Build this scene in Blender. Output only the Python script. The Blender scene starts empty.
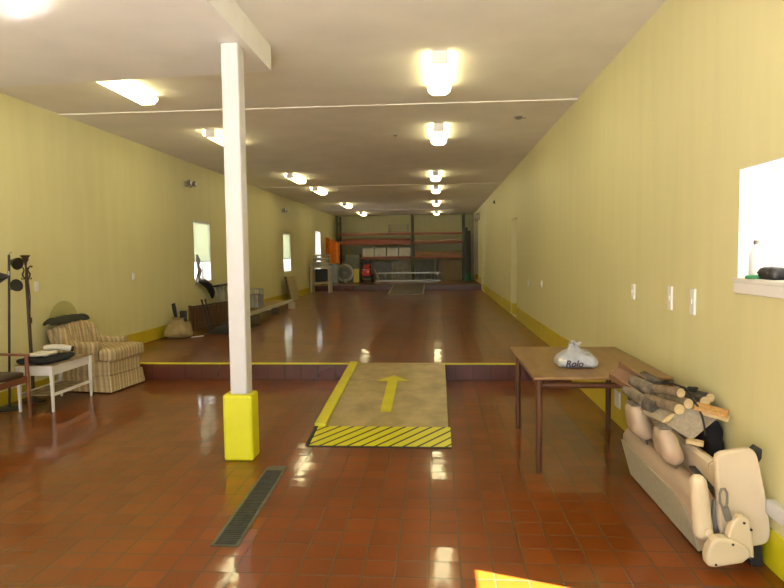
import bpy, bmesh, math, random
from mathutils import Vector, Matrix, Euler, noise
random.seed(7)
S = bpy.context.scene
C = S.collection
PI = math.pi

# ------------------------------------------------------------------ room constants (metres)
XL, XR = -4.76, 1.67
YF, YB = -1.5, 28.6
ZC = 3.42
ZS = 0.213          # raised hall floor
YS = 7.7            # step edge
ZS2, YS2 = 0.42, 23.4

# ------------------------------------------------------------------ materials
def nmat(name):
    m = bpy.data.materials.new(name); m.use_nodes = True
    nt = m.node_tree
    return m, nt, nt.nodes['Principled BSDF']

def mat(name, col, rough=.6, metal=0., var=0., vscale=8., bump=0., bscale=40., emit=0., spec=.5, alpha=1., trans=0., stretch=(1, 1, 1), coat=0., sheen=0.):
    m, nt, b = nmat(name)
    N = nt.nodes.new; L = nt.links.new
    c4 = (*col, 1)
    b.inputs['Base Color'].default_value = c4
    b.inputs['Roughness'].default_value = rough
    b.inputs['Metallic'].default_value = metal
    b.inputs['Specular IOR Level'].default_value = spec
    b.inputs['Alpha'].default_value = alpha
    b.inputs['Transmission Weight'].default_value = trans
    b.inputs['Coat Weight'].default_value = coat
    b.inputs['Sheen Weight'].default_value = sheen
    tc = N('ShaderNodeTexCoord'); mp = N('ShaderNodeMapping'); mp.inputs['Scale'].default_value = stretch
    L(tc.outputs['Object'], mp.inputs['Vector'])
    if var > 0:
        n = N('ShaderNodeTexNoise'); n.inputs['Scale'].default_value = vscale; n.inputs['Detail'].default_value = 4
        L(mp.outputs['Vector'], n.inputs['Vector'])
        r = N('ShaderNodeValToRGB')
        r.color_ramp.elements[0].position = .3; r.color_ramp.elements[1].position = .7
        r.color_ramp.elements[0].color = (*[max(0, x * (1 - var)) for x in col], 1)
        r.color_ramp.elements[1].color = (*[min(1, x * (1 + var)) for x in col], 1)
        L(n.outputs['Fac'], r.inputs['Fac']); L(r.outputs['Color'], b.inputs['Base Color'])
    if bump > 0:
        n2 = N('ShaderNodeTexNoise'); n2.inputs['Scale'].default_value = bscale; n2.inputs['Detail'].default_value = 3
        L(mp.outputs['Vector'], n2.inputs['Vector'])
        bp = N('ShaderNodeBump'); bp.inputs['Strength'].default_value = bump; bp.inputs['Distance'].default_value = .01
        L(n2.outputs['Fac'], bp.inputs['Height']); L(bp.outputs['Normal'], b.inputs['Normal'])
    if emit > 0:
        b.inputs['Emission Color'].default_value = c4; b.inputs['Emission Strength'].default_value = emit
    return m

def tile_mat(name, c1, c2, mortar, size, rough0, rough1, bumpd=.0025, plane='xy', wav=.25, off=(0, 0), tilt=.016):
    m, nt, b = nmat(name); N = nt.nodes.new; L = nt.links.new
    tc = N('ShaderNodeTexCoord'); mp = N('ShaderNodeMapping')
    mp.inputs['Location'].default_value = (off[0], off[1], 0)
    if plane == 'xz': mp.inputs['Rotation'].default_value = (PI / 2, 0, 0)
    L(tc.outputs['Object'], mp.inputs['Vector'])
    br = N('ShaderNodeTexBrick'); br.offset = 0; br.squash = 1
    br.inputs['Scale'].default_value = 1; br.inputs['Brick Width'].default_value = size; br.inputs['Row Height'].default_value = size
    br.inputs['Mortar Size'].default_value = .0055; br.inputs['Mortar Smooth'].default_value = .35
    br.inputs['Color1'].default_value = (*c1, 1); br.inputs['Color2'].default_value = (*c2, 1); br.inputs['Mortar'].default_value = (*mortar, 1)
    L(mp.outputs['Vector'], br.inputs['Vector'])
    # dirt clouds
    n = N('ShaderNodeTexNoise'); n.inputs['Scale'].default_value = 1.1; n.inputs['Detail'].default_value = 5
    L(tc.outputs['Object'], n.inputs['Vector'])
    rp = N('ShaderNodeValToRGB'); rp.color_ramp.elements[0].position = .3; rp.color_ramp.elements[1].position = .75
    rp.color_ramp.elements[0].color = (.72, .7, .68, 1); rp.color_ramp.elements[1].color = (1.12, 1.1, 1.05, 1)
    L(n.outputs['Fac'], rp.inputs['Fac'])
    mx = N('ShaderNodeMix'); mx.data_type = 'RGBA'; mx.blend_type = 'MULTIPLY'; mx.inputs[0].default_value = 1
    L(br.outputs['Color'], mx.inputs[6]); L(rp.outputs['Color'], mx.inputs[7]); L(mx.outputs[2], b.inputs['Base Color'])
    # wet film: roughness patches
    n2 = N('ShaderNodeTexNoise'); n2.inputs['Scale'].default_value = 1.7; n2.inputs['Detail'].default_value = 3
    L(tc.outputs['Object'], n2.inputs['Vector'])
    mr = N('ShaderNodeMapRange'); mr.inputs['From Min'].default_value = .35; mr.inputs['From Max'].default_value = .65
    mr.inputs['To Min'].default_value = rough0; mr.inputs['To Max'].default_value = rough1
    L(n2.outputs['Fac'], mr.inputs['Value']); L(mr.outputs['Result'], b.inputs['Roughness'])
    # bump: mortar lines plus a gentle unevenness of every tile
    n3 = N('ShaderNodeTexNoise'); n3.inputs['Scale'].default_value = 9; n3.inputs['Detail'].default_value = 2
    L(tc.outputs['Object'], n3.inputs['Vector'])
    ma = N('ShaderNodeMath'); ma.operation = 'MULTIPLY_ADD'; ma.inputs[1].default_value = wav
    L(n3.outputs['Fac'], ma.inputs[0])
    inv = N('ShaderNodeMath'); inv.operation = 'SUBTRACT'; inv.inputs[0].default_value = 1; L(br.outputs['Fac'], inv.inputs[1])
    L(inv.outputs[0], ma.inputs[2])
    bp = N('ShaderNodeBump'); bp.inputs['Strength'].default_value = 1; bp.inputs['Distance'].default_value = bumpd
    L(ma.outputs[0], bp.inputs['Height']); L(bp.outputs['Normal'], b.inputs['Normal'])
    # every tile sits at a slightly different tilt
    bt = N('ShaderNodeTexBrick'); bt.offset = 0; bt.squash = 1
    for k in ('Scale', 'Brick Width', 'Row Height', 'Mortar Size', 'Mortar Smooth'): bt.inputs[k].default_value = br.inputs[k].default_value
    bt.inputs['Color1'].default_value = (0, 0, 0, 1); bt.inputs['Color2'].default_value = (1, 1, 1, 1); bt.inputs['Mortar'].default_value = (.5, .5, .5, 1)
    L(mp.outputs['Vector'], bt.inputs['Vector'])
    def frac(mul):
        a = N('ShaderNodeMath'); a.operation = 'MULTIPLY'; a.inputs[1].default_value = mul; L(bt.outputs['Color'], a.inputs[0])
        c = N('ShaderNodeMath'); c.operation = 'FRACT'; L(a.outputs[0], c.inputs[0])
        d = N('ShaderNodeMath'); d.operation = 'MULTIPLY_ADD'; d.inputs[1].default_value = tilt; d.inputs[2].default_value = -tilt / 2; L(c.outputs[0], d.inputs[0]); return d.outputs[0]
    cb = N('ShaderNodeCombineXYZ'); L(frac(.999), cb.inputs[0]); L(frac(7.31), cb.inputs[1])
    ge = N('ShaderNodeNewGeometry'); ad = N('ShaderNodeVectorMath'); ad.operation = 'ADD'; L(ge.outputs['Normal'], ad.inputs[0]); L(cb.outputs[0], ad.inputs[1])
    no = N('ShaderNodeVectorMath'); no.operation = 'NORMALIZE'; L(ad.outputs[0], no.inputs[0]); L(no.outputs[0], bp.inputs['Normal'])
    b.inputs['Specular IOR Level'].default_value = .5; b.inputs['IOR'].default_value = 1.6
    # part of the tiles is only damp: a broader sheen next to the sharp wet one
    b2 = N('ShaderNodeBsdfPrincipled'); b2.inputs['Roughness'].default_value = .30; b2.inputs['IOR'].default_value = 1.6
    L(mx.outputs[2], b2.inputs['Base Color']); L(bp.outputs['Normal'], b2.inputs['Normal'])
    ms = N('ShaderNodeMixShader'); ms.inputs[0].default_value = .36
    L(b.outputs[0], ms.inputs[1]); L(b2.outputs[0], ms.inputs[2]); L(ms.outputs[0], nt.nodes['Material Output'].inputs['Surface'])
    return m

def paint_mat(name, col, var=.05, rough=.45):
    """rolled wall paint: faint vertical roller streaks"""
    m, nt, b = nmat(name); N = nt.nodes.new; L = nt.links.new
    tc = N('ShaderNodeTexCoord'); mp = N('ShaderNodeMapping'); mp.inputs['Scale'].default_value = (2.2, 2.2, .22)
    L(tc.outputs['Object'], mp.inputs['Vector'])
    n = N('ShaderNodeTexNoise'); n.inputs['Scale'].default_value = 3; n.inputs['Detail'].default_value = 5
    L(mp.outputs['Vector'], n.inputs['Vector'])
    r = N('ShaderNodeValToRGB'); r.color_ramp.elements[0].position = .3; r.color_ramp.elements[1].position = .7
    r.color_ramp.elements[0].color = (*[x * (1 - var) for x in col], 1); r.color_ramp.elements[1].color = (*[min(1, x * (1 + var)) for x in col], 1)
    L(n.outputs['Fac'], r.inputs['Fac']); L(r.outputs['Color'], b.inputs['Base Color'])
    b.inputs['Roughness'].default_value = rough
    return m

def stripes_mat(name, period, stops, dirv, rough=.8, second=None, bump=0):
    """bands of colour across direction dirv (object space); stops = [(pos, col)...]"""
    m, nt, b = nmat(name); N = nt.nodes.new; L = nt.links.new
    tc = N('ShaderNodeTexCoord')
    def band(dv, per, st, interp='CONSTANT'):
        d = N('ShaderNodeVectorMath'); d.operation = 'DOT_PRODUCT'; d.inputs[1].default_value = dv
        L(tc.outputs['Object'], d.inputs[0])
        q = N('ShaderNodeMath'); q.operation = 'DIVIDE'; q.inputs[1].default_value = per; L(d.outputs['Value'], q.inputs[0])
        f = N('ShaderNodeMath'); f.operation = 'FRACT'; L(q.outputs[0], f.inputs[0])
        r = N('ShaderNodeValToRGB'); r.color_ramp.interpolation = interp
        e = r.color_ramp.elements
        e[0].position = st[0][0]; e[0].color = (*st[0][1], 1)
        e[1].position = st[1][0]; e[1].color = (*st[1][1], 1)
        for p, c in st[2:]:
            k = e.new(p); k.color = (*c, 1)
        L(f.outputs[0], r.inputs['Fac'])
        return r.outputs['Color']
    col = band(dirv, period, stops)
    if second:
        c2 = band(*second)
        mx = N('ShaderNodeMix'); mx.data_type = 'RGBA'; mx.blend_type = 'MULTIPLY'; mx.inputs[0].default_value = 1
        L(col, mx.inputs[6]); L(c2, mx.inputs[7]); col = mx.outputs[2]
    L(col, b.inputs['Base Color']); b.inputs['Roughness'].default_value = rough
    return m

def glass_mat(name, tint=(1, 1, 1), refl=.08):
    m, nt, b = nmat(name); N = nt.nodes.new; L = nt.links.new
    nt.nodes.remove(b); out = nt.nodes['Material Output']
    t = N('ShaderNodeBsdfTransparent'); t.inputs['Color'].default_value = (*tint, 1)
    g = N('ShaderNodeBsdfGlossy'); g.inputs['Roughness'].default_value = .05
    mx = N('ShaderNodeMixShader'); mx.inputs[0].default_value = refl
    L(t.outputs[0], mx.inputs[1]); L(g.outputs[0], mx.inputs[2]); L(mx.outputs[0], out.inputs['Surface'])
    return m

def wood_mat(name, c1, c2, rough=.4, scale=(2, 30, 30), spec=.4):
    m, nt, b = nmat(name); N = nt.nodes.new; L = nt.links.new
    tc = N('ShaderNodeTexCoord'); mp = N('ShaderNodeMapping'); mp.inputs['Scale'].default_value = scale
    L(tc.outputs['Object'], mp.inputs['Vector'])
    n = N('ShaderNodeTexNoise'); n.inputs['Scale'].default_value = 1.2; n.inputs['Detail'].default_value = 6; n.inputs['Distortion'].default_value = .6
    L(mp.outputs['Vector'], n.inputs['Vector'])
    r = N('ShaderNodeValToRGB'); r.color_ramp.elements[0].position = .3; r.color_ramp.elements[1].position = .7
    r.color_ramp.elements[0].color = (*c1, 1); r.color_ramp.elements[1].color = (*c2, 1)
    L(n.outputs['Fac'], r.inputs['Fac']); L(r.outputs['Color'], b.inputs['Base Color'])
    b.inputs['Roughness'].default_value = rough; b.inputs['Specular IOR Level'].default_value = spec
    return m

M = {}
M['wall'] = paint_mat('wall paint cream yellow', (.75, .70, .375), var=.03)
M['ceil'] = mat('ceiling paint', (.85, .81, .72), .8, var=.04, vscale=2, bump=.05, bscale=120)
M['soffit'] = mat('soffit paint', (.86, .84, .80), .75, var=.04, vscale=2, bump=.05, bscale=120)
M['white'] = mat('white paint', (.84, .83, .80), .5, var=.03, vscale=6)
M['batten'] = mat('seam strip paint', (.88, .84, .74), .6)
M['postwhite'] = mat('post white paint', (.64, .63, .63), .5, var=.03, vscale=6)
M['backwall'] = paint_mat('darker back wall tone', (.50, .47, .22))  # back wall toned darker and duller than the side walls
M['yellow'] = mat('yellow floor paint', (.66, .61, .01), .42, var=.08, vscale=5)
M['base'] = mat('olive yellow skirting paint', (.60, .47, .02), .42, var=.08, vscale=3)
M['postyellow'] = mat('bright yellow paint', (.70, .69, .01), .42, var=.03, vscale=5)
M['floor'] = tile_mat('wet quarry tile', (.25, .062, .006), (.20, .048, .005), (.12, .066, .03), .1645, .05, .095, off=(.057, .03))
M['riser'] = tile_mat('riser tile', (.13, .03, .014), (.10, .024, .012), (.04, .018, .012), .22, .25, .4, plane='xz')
M['blackpaint'] = mat('black paint', (.015, .015, .015), .5)
M['concrete'] = mat('outside concrete', (.45, .44, .42), .9, var=.1, vscale=2)
M['glass'] = glass_mat('window glass')
def cloth_trans(name, col):
    m, nt, b = nmat(name); N = nt.nodes.new; L = nt.links.new
    t = N('ShaderNodeBsdfTranslucent'); t.inputs['Color'].default_value = (*col, 1)
    b.inputs['Base Color'].default_value = (*col, 1); b.inputs['Roughness'].default_value = .9
    mx = N('ShaderNodeMixShader'); mx.inputs[0].default_value = .5
    L(b.outputs[0], mx.inputs[1]); L(t.outputs[0], mx.inputs[2]); L(mx.outputs[0], nt.nodes['Material Output'].inputs['Surface'])
    return m
M['blind'] = cloth_trans('roller blind cloth', (.80, .84, .70))
M['pvc'] = mat('white frame', (.8, .8, .78), .4)
M['plate'] = mat('switch plate plastic', (.85, .84, .80), .35)
M['tube'] = mat('fluorescent diffuser', (1.0, .90, .49), .5, emit=11)
M['housing'] = mat('lamp housing enamel', (.85, .84, .8), .4)
M['steel'] = mat('grey steel', (.28, .29, .28), .4, metal=.8, var=.2, vscale=12)
M['galv'] = mat('galvanised grate', (.075, .08, .07), .45, metal=.5, var=.3, vscale=20)
M['pit'] = mat('drain pit', (.02, .018, .015), .6)
M['drainframe'] = mat('drain frame concrete', (.12, .12, .085), .6, var=.3, vscale=12)
M['alu'] = mat('aluminium', (.34, .34, .31), .35, metal=.9, var=.1, vscale=10)
M['ply'] = mat('worn plywood deck', (.40, .31, .15), .42, var=.25, vscale=5, bump=.1, bscale=30)
M['plyrail'] = mat('ramp edge', (.30, .20, .09), .6)
M['tabletop'] = wood_mat('table top veneer', (.23, .13, .05), (.32, .19, .075), .38, (14, 2, 14))
M['tablewood'] = wood_mat('dark stained wood', (.085, .034, .016), (.13, .052, .024), .35, (30, 30, 3))
M['chairwood'] = wood_mat('red brown wood', (.16, .055, .022), (.22, .08, .035), .35, (30, 30, 3))
M['chairseat'] = mat('brown seat vinyl', (.06, .035, .025), .5)
M['black'] = mat('black metal', (.012, .012, .012), .4)
M['blackcloth'] = mat('black cloth', (.012, .012, .016), .9, bump=.3, bscale=60)
M['blackplastic'] = mat('black plastic', (.02, .02, .022), .5)
M['greencloth'] = mat('dark green cloth', (.035, .04, .022), .9, bump=.3, bscale=50)
M['whitecloth'] = mat('white cloth', (.72, .68, .58), .85, var=.05, bump=.2, bscale=30)
M['iron'] = mat('brown iron', (.06, .035, .02), .45, metal=.3)
M['whitewood'] = mat('white painted wood', (.80, .78, .74), .45, var=.03)
M['pattern'] = mat('mottled table cloth', (.33, .25, .14), .7, var=.65, vscale=14)
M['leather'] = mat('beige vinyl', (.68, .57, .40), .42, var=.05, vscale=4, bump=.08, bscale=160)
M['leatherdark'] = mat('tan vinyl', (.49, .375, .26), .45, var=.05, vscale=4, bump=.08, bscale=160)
M['carpet'] = mat('grey beige carpet backing', (.42, .38, .27), .9, var=.08, vscale=30, bump=.2, bscale=200)
M['seatplastic'] = mat('beige moulded plastic', (.70, .59, .39), .4, var=.03)
M['greyplastic'] = mat('grey plastic', (.19, .175, .15), .4)
M['belt'] = mat('dark belt webbing', (.05, .045, .04), .8)
M['bark'] = mat('grey bark', (.20, .165, .115), .9, var=.45, vscale=14, bump=.8, bscale=35)
M['barkdark'] = mat('dark bark', (.10, .085, .065), .9, var=.45, vscale=14, bump=.8, bscale=35)
M['barkbrown'] = mat('brown bark', (.27, .20, .12), .9, var=.35, vscale=14, bump=.8, bscale=35)
M['cut'] = mat('cut wood end', (.62, .47, .24), .8, var=.18, vscale=20)
M['split'] = mat('split wood face', (.40, .34, .24), .85, var=.15, vscale=10, bump=.3, bscale=30, stretch=(6, 1, 6))
M['orangewood'] = mat('fresh split wood', (.60, .35, .12), .8, var=.2, vscale=12, stretch=(8, 1, 8))
M['trough'] = wood_mat('brown trough wood', (.20, .11, .055), (.28, .16, .08), .5)
M['burlap'] = mat('burlap', (.36, .27, .13), .95, var=.2, vscale=12, bump=.5, bscale=80)
M['rust'] = mat('rusty brown iron', (.10, .055, .03), .6, metal=.3, var=.3)
M['cribwood'] = wood_mat('brown panel', (.12, .06, .025), (.18, .09, .04), .5)
M['greyboard'] = mat('grey weathered board', (.36, .33, .26), .8, var=.2, vscale=8)
M['plank'] = wood_mat('plank wood', (.25, .16, .07), (.34, .23, .1), .6, (30, 2, 30))
M['paleblock'] = mat('pale block', (.55, .5, .38), .8, var=.1)
M['plyboard'] = mat('leaning plywood', (.44, .36, .18), .6, var=.1)
M['rackgreen'] = mat('rack upright', (.055, .06, .045), .5)
M['rackbeam'] = mat('rack beam orange', (.27, .07, .028), .5, var=.15)
M['rackdeck'] = mat('rack deck board', (.30, .16, .07), .7, var=.2)
M['orange'] = mat('orange plastic sheet', (.75, .22, .02), .5, var=.15, vscale=10)
M['redpaint'] = mat('red enamel', (.55, .03, .015), .3)
M['rubber'] = mat('rubber', (.02, .02, .02), .7)
M['paleyellow'] = mat('dull yellow plastic', (.55, .45, .08), .5)
M['card'] = mat('cardboard', (.40, .30, .16), .8, var=.1)
M['greypanel'] = mat('grey panel', (.20, .22, .18), .6, var=.15)
M['palepanel'] = mat('pale translucent box', (.50, .47, .36), .4, var=.15)
M['darkboard'] = mat('dark board', (.10, .075, .05), .6, var=.2)
M['greenplastic'] = mat('green plastic', (.03, .22, .08), .5)
M['bagfilm'] = mat('pale plastic carrier bag', (.41, .43, .46), .3, var=.2, vscale=14, bump=.9, bscale=22)
M['print'] = mat('dark purple print', (.05, .035, .07), .5)
M['creambundle'] = mat('cream packet', (.72, .66, .45), .6)
M['machine'] = mat('machine enamel', (.38, .37, .27), .4, var=.1)
M['dome'] = glass_mat('tinted acrylic', (.93, .93, .87), .05)
M['bottleclear'] = mat('cloudy white bottle', (.75, .77, .78), .3)
M['ledge'] = mat('pale grey ledge paint', (.62, .63, .64), .5)
M['recess'] = mat('recess door paint', (.52, .48, .33), .5, var=.05)
M['plaid'] = stripes_mat('striped upholstery', .17, [(0, (.40, .29, .14)), (.14, (.56, .44, .25)), (.30, (.46, .33, .16)), (.38, (.35, .24, .115)), (.46, (.50, .40, .22)), (.64, (.33, .27, .12)), (.74, (.58, .47, .28)), (.9, (.42, .29, .15))],
                         (.8, 1, 0), .9, second=((0, 0, 1), .09, [(0, (1, 1, 1)), (.8, (.93, .91, .88))]))
# hazard stripes on the ramp lip
M['hazard'] = stripes_mat('yellow and black hazard paint', .117, [(0, (.68, .65, .01)), (.76, (.02, .018, .012))], (1.0, -.83, 0), .32)

# ------------------------------------------------------------------ mesh builder
class MB:
    def __init__(s): s.bm = bmesh.new()
    def _xf(s, vs, mx):
        if mx is not None:
            for v in vs: v.co = mx @ v.co
    def box(s, x0, x1, y0, y1, z0, z1, mx=None):
        b = s.bm
        v = [b.verts.new(p) for p in [(x0, y0, z0), (x1, y0, z0), (x1, y1, z0), (x0, y1, z0), (x0, y0, z1), (x1, y0, z1), (x1, y1, z1), (x0, y1, z1)]]
        for f in [(0, 3, 2, 1), (4, 5, 6, 7), (0, 1, 5, 4), (1, 2, 6, 5), (2, 3, 7, 6), (3, 0, 4, 7)]:
            b.faces.new([v[i] for i in f])
        s._xf(v, mx); return s
    def bar(s, p0, p1, w, t, up=(0, 0, 1)):
        p0, p1 = Vector(p0), Vector(p1); d = p1 - p0; l = d.length; d.normalize()
        u = Vector(up); r = d.cross(u)
        if r.length < 1e-4: r = d.cross(Vector((1, 0, 0)))
        r.normalize(); u = r.cross(d)
        mx = Matrix((( r.x, d.x, u.x, p0.x), (r.y, d.y, u.y, p0.y), (r.z, d.z, u.z, p0.z), (0, 0, 0, 1)))
        return s.box(-w / 2, w / 2, 0, l, -t / 2, t / 2, mx)
    def cyl(s, p0, p1, r0, r1=None, n=14, caps=True):
        return s.tube([p0, p1], [r0, r0 if r1 is None else r1], n, caps)
    def tube(s, pts, r, n=10, caps=True):
        pts = [Vector(p) for p in pts]
        if not hasattr(r, '__len__'): r = [r] * len(pts)
        rings = []; b = s.bm; prev = None
        for i, p in enumerate(pts):
            d = (pts[min(i + 1, len(pts) - 1)] - pts[max(i - 1, 0)]).normalized()
            if prev is None:
                u = d.cross(Vector((0, 0, 1)))
                if u.length < 1e-3: u = d.cross(Vector((1, 0, 0)))
            else:
                u = prev - d * prev.dot(d)
            u.normalize(); prev = u; w = d.cross(u)
            rings.append([b.verts.new(p + (u * math.cos(2 * PI * k / n) + w * math.sin(2 * PI * k / n)) * r[i]) for k in range(n)])
        for a, c in zip(rings, rings[1:]):
            for k in range(n): b.faces.new([a[k], a[(k + 1) % n], c[(k + 1) % n], c[k]])
        if caps:
            b.faces.new(list(reversed(rings[0]))); b.faces.new(rings[-1])
        return s
    def lathe(s, prof, c=(0, 0, 0), n=20, mx=None):
        b = s.bm; rings = []; vs = []
        for (r, z) in prof:
            ring = [b.verts.new((c[0] + r * math.cos(2 * PI * k / n), c[1] + r * math.sin(2 * PI * k / n), c[2] + z)) for k in range(n)]
            rings.append(ring); vs += ring
        for a, d in zip(rings, rings[1:]):
            for k in range(n): b.faces.new([a[k], a[(k + 1) % n], d[(k + 1) % n], d[k]])
        if prof[0][0] > 1e-5: b.faces.new(list(reversed(rings[0])))
        if prof[-1][0] > 1e-5: b.faces.new(rings[-1])
        s._xf(vs, mx); return s
    def prism(s, pts, axis, a, c, mx=None):
        """2-D outline extruded along axis 'x','y' or 'z' from a to c"""
        b = s.bm
        def P(p, t): return {'x': (t, p[0], p[1]), 'y': (p[0], t, p[1]), 'z': (p[0], p[1], t)}[axis]
        A = [b.verts.new(P(p, a)) for p in pts]; B = [b.verts.new(P(p, c)) for p in pts]
        n = len(pts)
        b.faces.new(A); b.faces.new(list(reversed(B)))
        for k in range(n): b.faces.new([A[k], B[k], B[(k + 1) % n], A[(k + 1) % n]])
        s._xf(A + B, mx); return s
    def loft(s, rings):
        b = s.bm; R = [[b.verts.new(p) for p in r] for r in rings]; n = len(R[0])
        for a, c in zip(R, R[1:]):
            for k in range(n): b.faces.new([a[k], a[(k + 1) % n], c[(k + 1) % n], c[k]])
        b.faces.new(list(reversed(R[0]))); b.faces.new(R[-1]); return s
    def rbox(s, sx, sy, sz, r, c=(0, 0, 0), n=8, mx=None, fn=None):
        """rounded soft box, full sizes sx,sy,sz; fn deforms each local point"""
        b = s.bm; h = Vector((sx / 2, sy / 2, sz / 2)); grid = {}
        def vert(i, j, k):
            key = (i, j, k)
            if key not in grid:
                p = Vector((h.x * (2 * i / n - 1), h.y * (2 * j / n - 1), h.z * (2 * k / n - 1)))
                rr = [min(r, h.x), min(r, h.y), min(r, h.z)]
                q = Vector([max(-(h[a] - rr[a]), min(h[a] - rr[a], p[a])) for a in range(3)])
                d = Vector([(p[a] - q[a]) / rr[a] for a in range(3)])
                if d.length > 1e-6:
                    d = d / d.length * min(1, max(abs(x) for x in d))
                    p = q + Vector([d[a] * rr[a] for a in range(3)])
                if fn: p = Vector(fn(p))
                p = p + Vector(c)
                grid[key] = b.verts.new(mx @ p if mx is not None else p)
            return grid[key]
        for a in range(3):
            for side in (0, n):
                for i in range(n):
                    for j in range(n):
                        def idx(u, w):
                            t = [0, 0, 0]; t[a] = side; t[(a + 1) % 3] = u; t[(a + 2) % 3] = w; return vert(*t)
                        f = [idx(i, j), idx(i + 1, j), idx(i + 1, j + 1), idx(i, j + 1)]
                        b.faces.new(f if side else list(reversed(f)))
        return s
    def sheet(s, nx, ny, fn, thick=0.004):
        """surface fn(u,v)->point with a small thickness"""
        b = s.bm
        P = [[Vector(fn(i / nx, j / ny)) for j in range(ny + 1)] for i in range(nx + 1)]
        T = [[b.verts.new(p) for p in r] for r in P]
        def nrm(i, j):
            du = P[min(i + 1, nx)][j] - P[max(i - 1, 0)][j]; dv = P[i][min(j + 1, ny)] - P[i][max(j - 1, 0)]
            q = du.cross(dv); return q.normalized() if q.length > 1e-9 else Vector((0, 0, 1))
        B = [[b.verts.new(P[i][j] - nrm(i, j) * thick) for j in range(ny + 1)] for i in range(nx + 1)]
        for i in range(nx):
            for j in range(ny):
                b.faces.new([T[i][j], T[i + 1][j], T[i + 1][j + 1], T[i][j + 1]])
                b.faces.new([B[i][j + 1], B[i + 1][j + 1], B[i + 1][j], B[i][j]])
        for i in range(nx):
            b.faces.new([T[i + 1][0], T[i][0], B[i][0], B[i + 1][0]]); b.faces.new([T[i][ny], T[i + 1][ny], B[i + 1][ny], B[i][ny]])
        for j in range(ny):
            b.faces.new([T[0][j], T[0][j + 1], B[0][j + 1], B[0][j]]); b.faces.new([T[nx][j + 1], T[nx][j], B[nx][j], B[nx][j + 1]])
        return s
    def build(s, name, m, parent=None, bevel=0, smooth=False, seg=2, sub=0):
        b = s.bm
        bmesh.ops.remove_doubles(b, verts=b.verts, dist=1e-6)
        bmesh.ops.recalc_face_normals(b, faces=b.faces)
        me = bpy.data.meshes.new(name); b.to_mesh(me); b.free()
        me.materials.append(m if not isinstance(m, str) else M[m])
        if smooth:
            for p in me.polygons: p.use_smooth = True
        o = bpy.data.objects.new(name, me); C.objects.link(o)
        if parent: o.parent = parent
        if bevel:
            k = o.modifiers.new('bevel', 'BEVEL'); k.width = bevel; k.segments = seg; k.limit_method = 'ANGLE'; k.angle_limit = math.radians(40)
        if sub:
            k = o.modifiers.new('subsurf', 'SUBSURF'); k.levels = sub; k.render_levels = sub
        if smooth or bevel:
            if smooth and not sub:
                k = o.modifiers.new('edges', 'EDGE_SPLIT'); k.split_angle = math.radians(50)
        return o

def tag(o, label, cat, group=None):
    o['label'] = label; o['category'] = cat
    if group: o['group'] = group
    return o
def thing(name, label, cat, loc=(0, 0, 0), rz=0, group=None, rot=None):
    o = bpy.data.objects.new(name, None); C.objects.link(o); o.location = loc
    o.rotation_euler = rot if rot else (0, 0, rz); o.empty_display_size = .1
    return tag(o, label, cat, group)
def struct(name, mb, m, parent=None, **k):
    o = mb.build(name, m, parent, **k); o['kind'] = 'structure'; return o
def dup(root, loc, label, rz=None):
    r = root.copy(); C.objects.link(r); r.location = loc; r['label'] = label
    if rz is not None: r.rotation_euler = (0, 0, rz)
    for ch in list(root.children):
        c = ch.copy(); C.objects.link(c); c.parent = r
        for g in list(ch.children):
            d = g.copy(); C.objects.link(d); d.parent = c
    return r

# ------------------------------------------------------------------ the setting
def wall_cells(mb, a0, a1, z0, z1, holes, put):
    As = sorted({a0, a1} | {h[0] for h in holes} | {h[1] for h in holes}); Zs = sorted({z0, z1} | {h[2] for h in holes} | {h[3] for h in holes})
    for i in range(len(As) - 1):
        for j in range(len(Zs) - 1):
            ca, cz = (As[i] + As[i + 1]) / 2, (Zs[j] + Zs[j + 1]) / 2
            if any(h[0] < ca < h[1] and h[2] < cz < h[3] for h in holes): continue
            put(As[i], As[i + 1], Zs[j], Zs[j + 1])
TW = .26
LW = [(11.69, 12.56, 1.10, 2.32), (18.68, 19.6, 1.10, 2.31), (23.7, 24.75, .75, 2.55)]
RW = [(2.72, 3.55, 1.424, 2.05), (1.95, 2.54, .85, 1.77)]
RD = [(13.05, 14.1, ZS, 2.36), (21.85, 22.9, ZS, 2.32), (25.4, 28.0, ZS2, 3.05)]
mb = MB(); wall_cells(mb, YF - .3, YB + .3, -.3, ZC + .2, LW, lambda a, b, c, d: mb.box(XL - TW, XL, a, b, c, d)); struct('wall_left', mb, 'wall')
mb = MB(); wall_cells(mb, YF - .3, YB + .3, -.3, ZC + .2, RW + RD, lambda a, b, c, d: mb.box(XR, XR + TW, a, b, c, d)); struct('wall_right', mb, 'wall')
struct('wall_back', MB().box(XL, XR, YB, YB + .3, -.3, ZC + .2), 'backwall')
mb = MB(); wall_cells(mb, XL, XR, -.3, ZC + .2, [(-3.6, 1.0, 0, 2.75)], lambda a, b, c, d: mb.box(a, b, YF - .3, YF, c, d)); struct('wall_front', mb, 'wall')
struct('floor', MB().box(XL, XR, YF - .3, YS, -.3, 0), 'floor')
struct('floor_2', MB().box(XL, XR, YS + .002, YS2, -.3, ZS), 'floor')
struct('floor_3', MB().box(XL, XR, YS2 + .012, YB, -.3, ZS2), 'floor')
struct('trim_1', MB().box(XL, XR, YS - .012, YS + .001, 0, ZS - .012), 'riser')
struct('trim_2', MB().box(XL, XR, YS - .014, YS + .03, ZS - .012, ZS + .003), 'yellow')
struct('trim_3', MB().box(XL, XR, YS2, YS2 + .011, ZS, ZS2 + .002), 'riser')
struct('ceiling', MB().box(XL - TW, XR + TW, YF - .3, YB + .3, ZC, ZC + .25), 'ceil')
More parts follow.
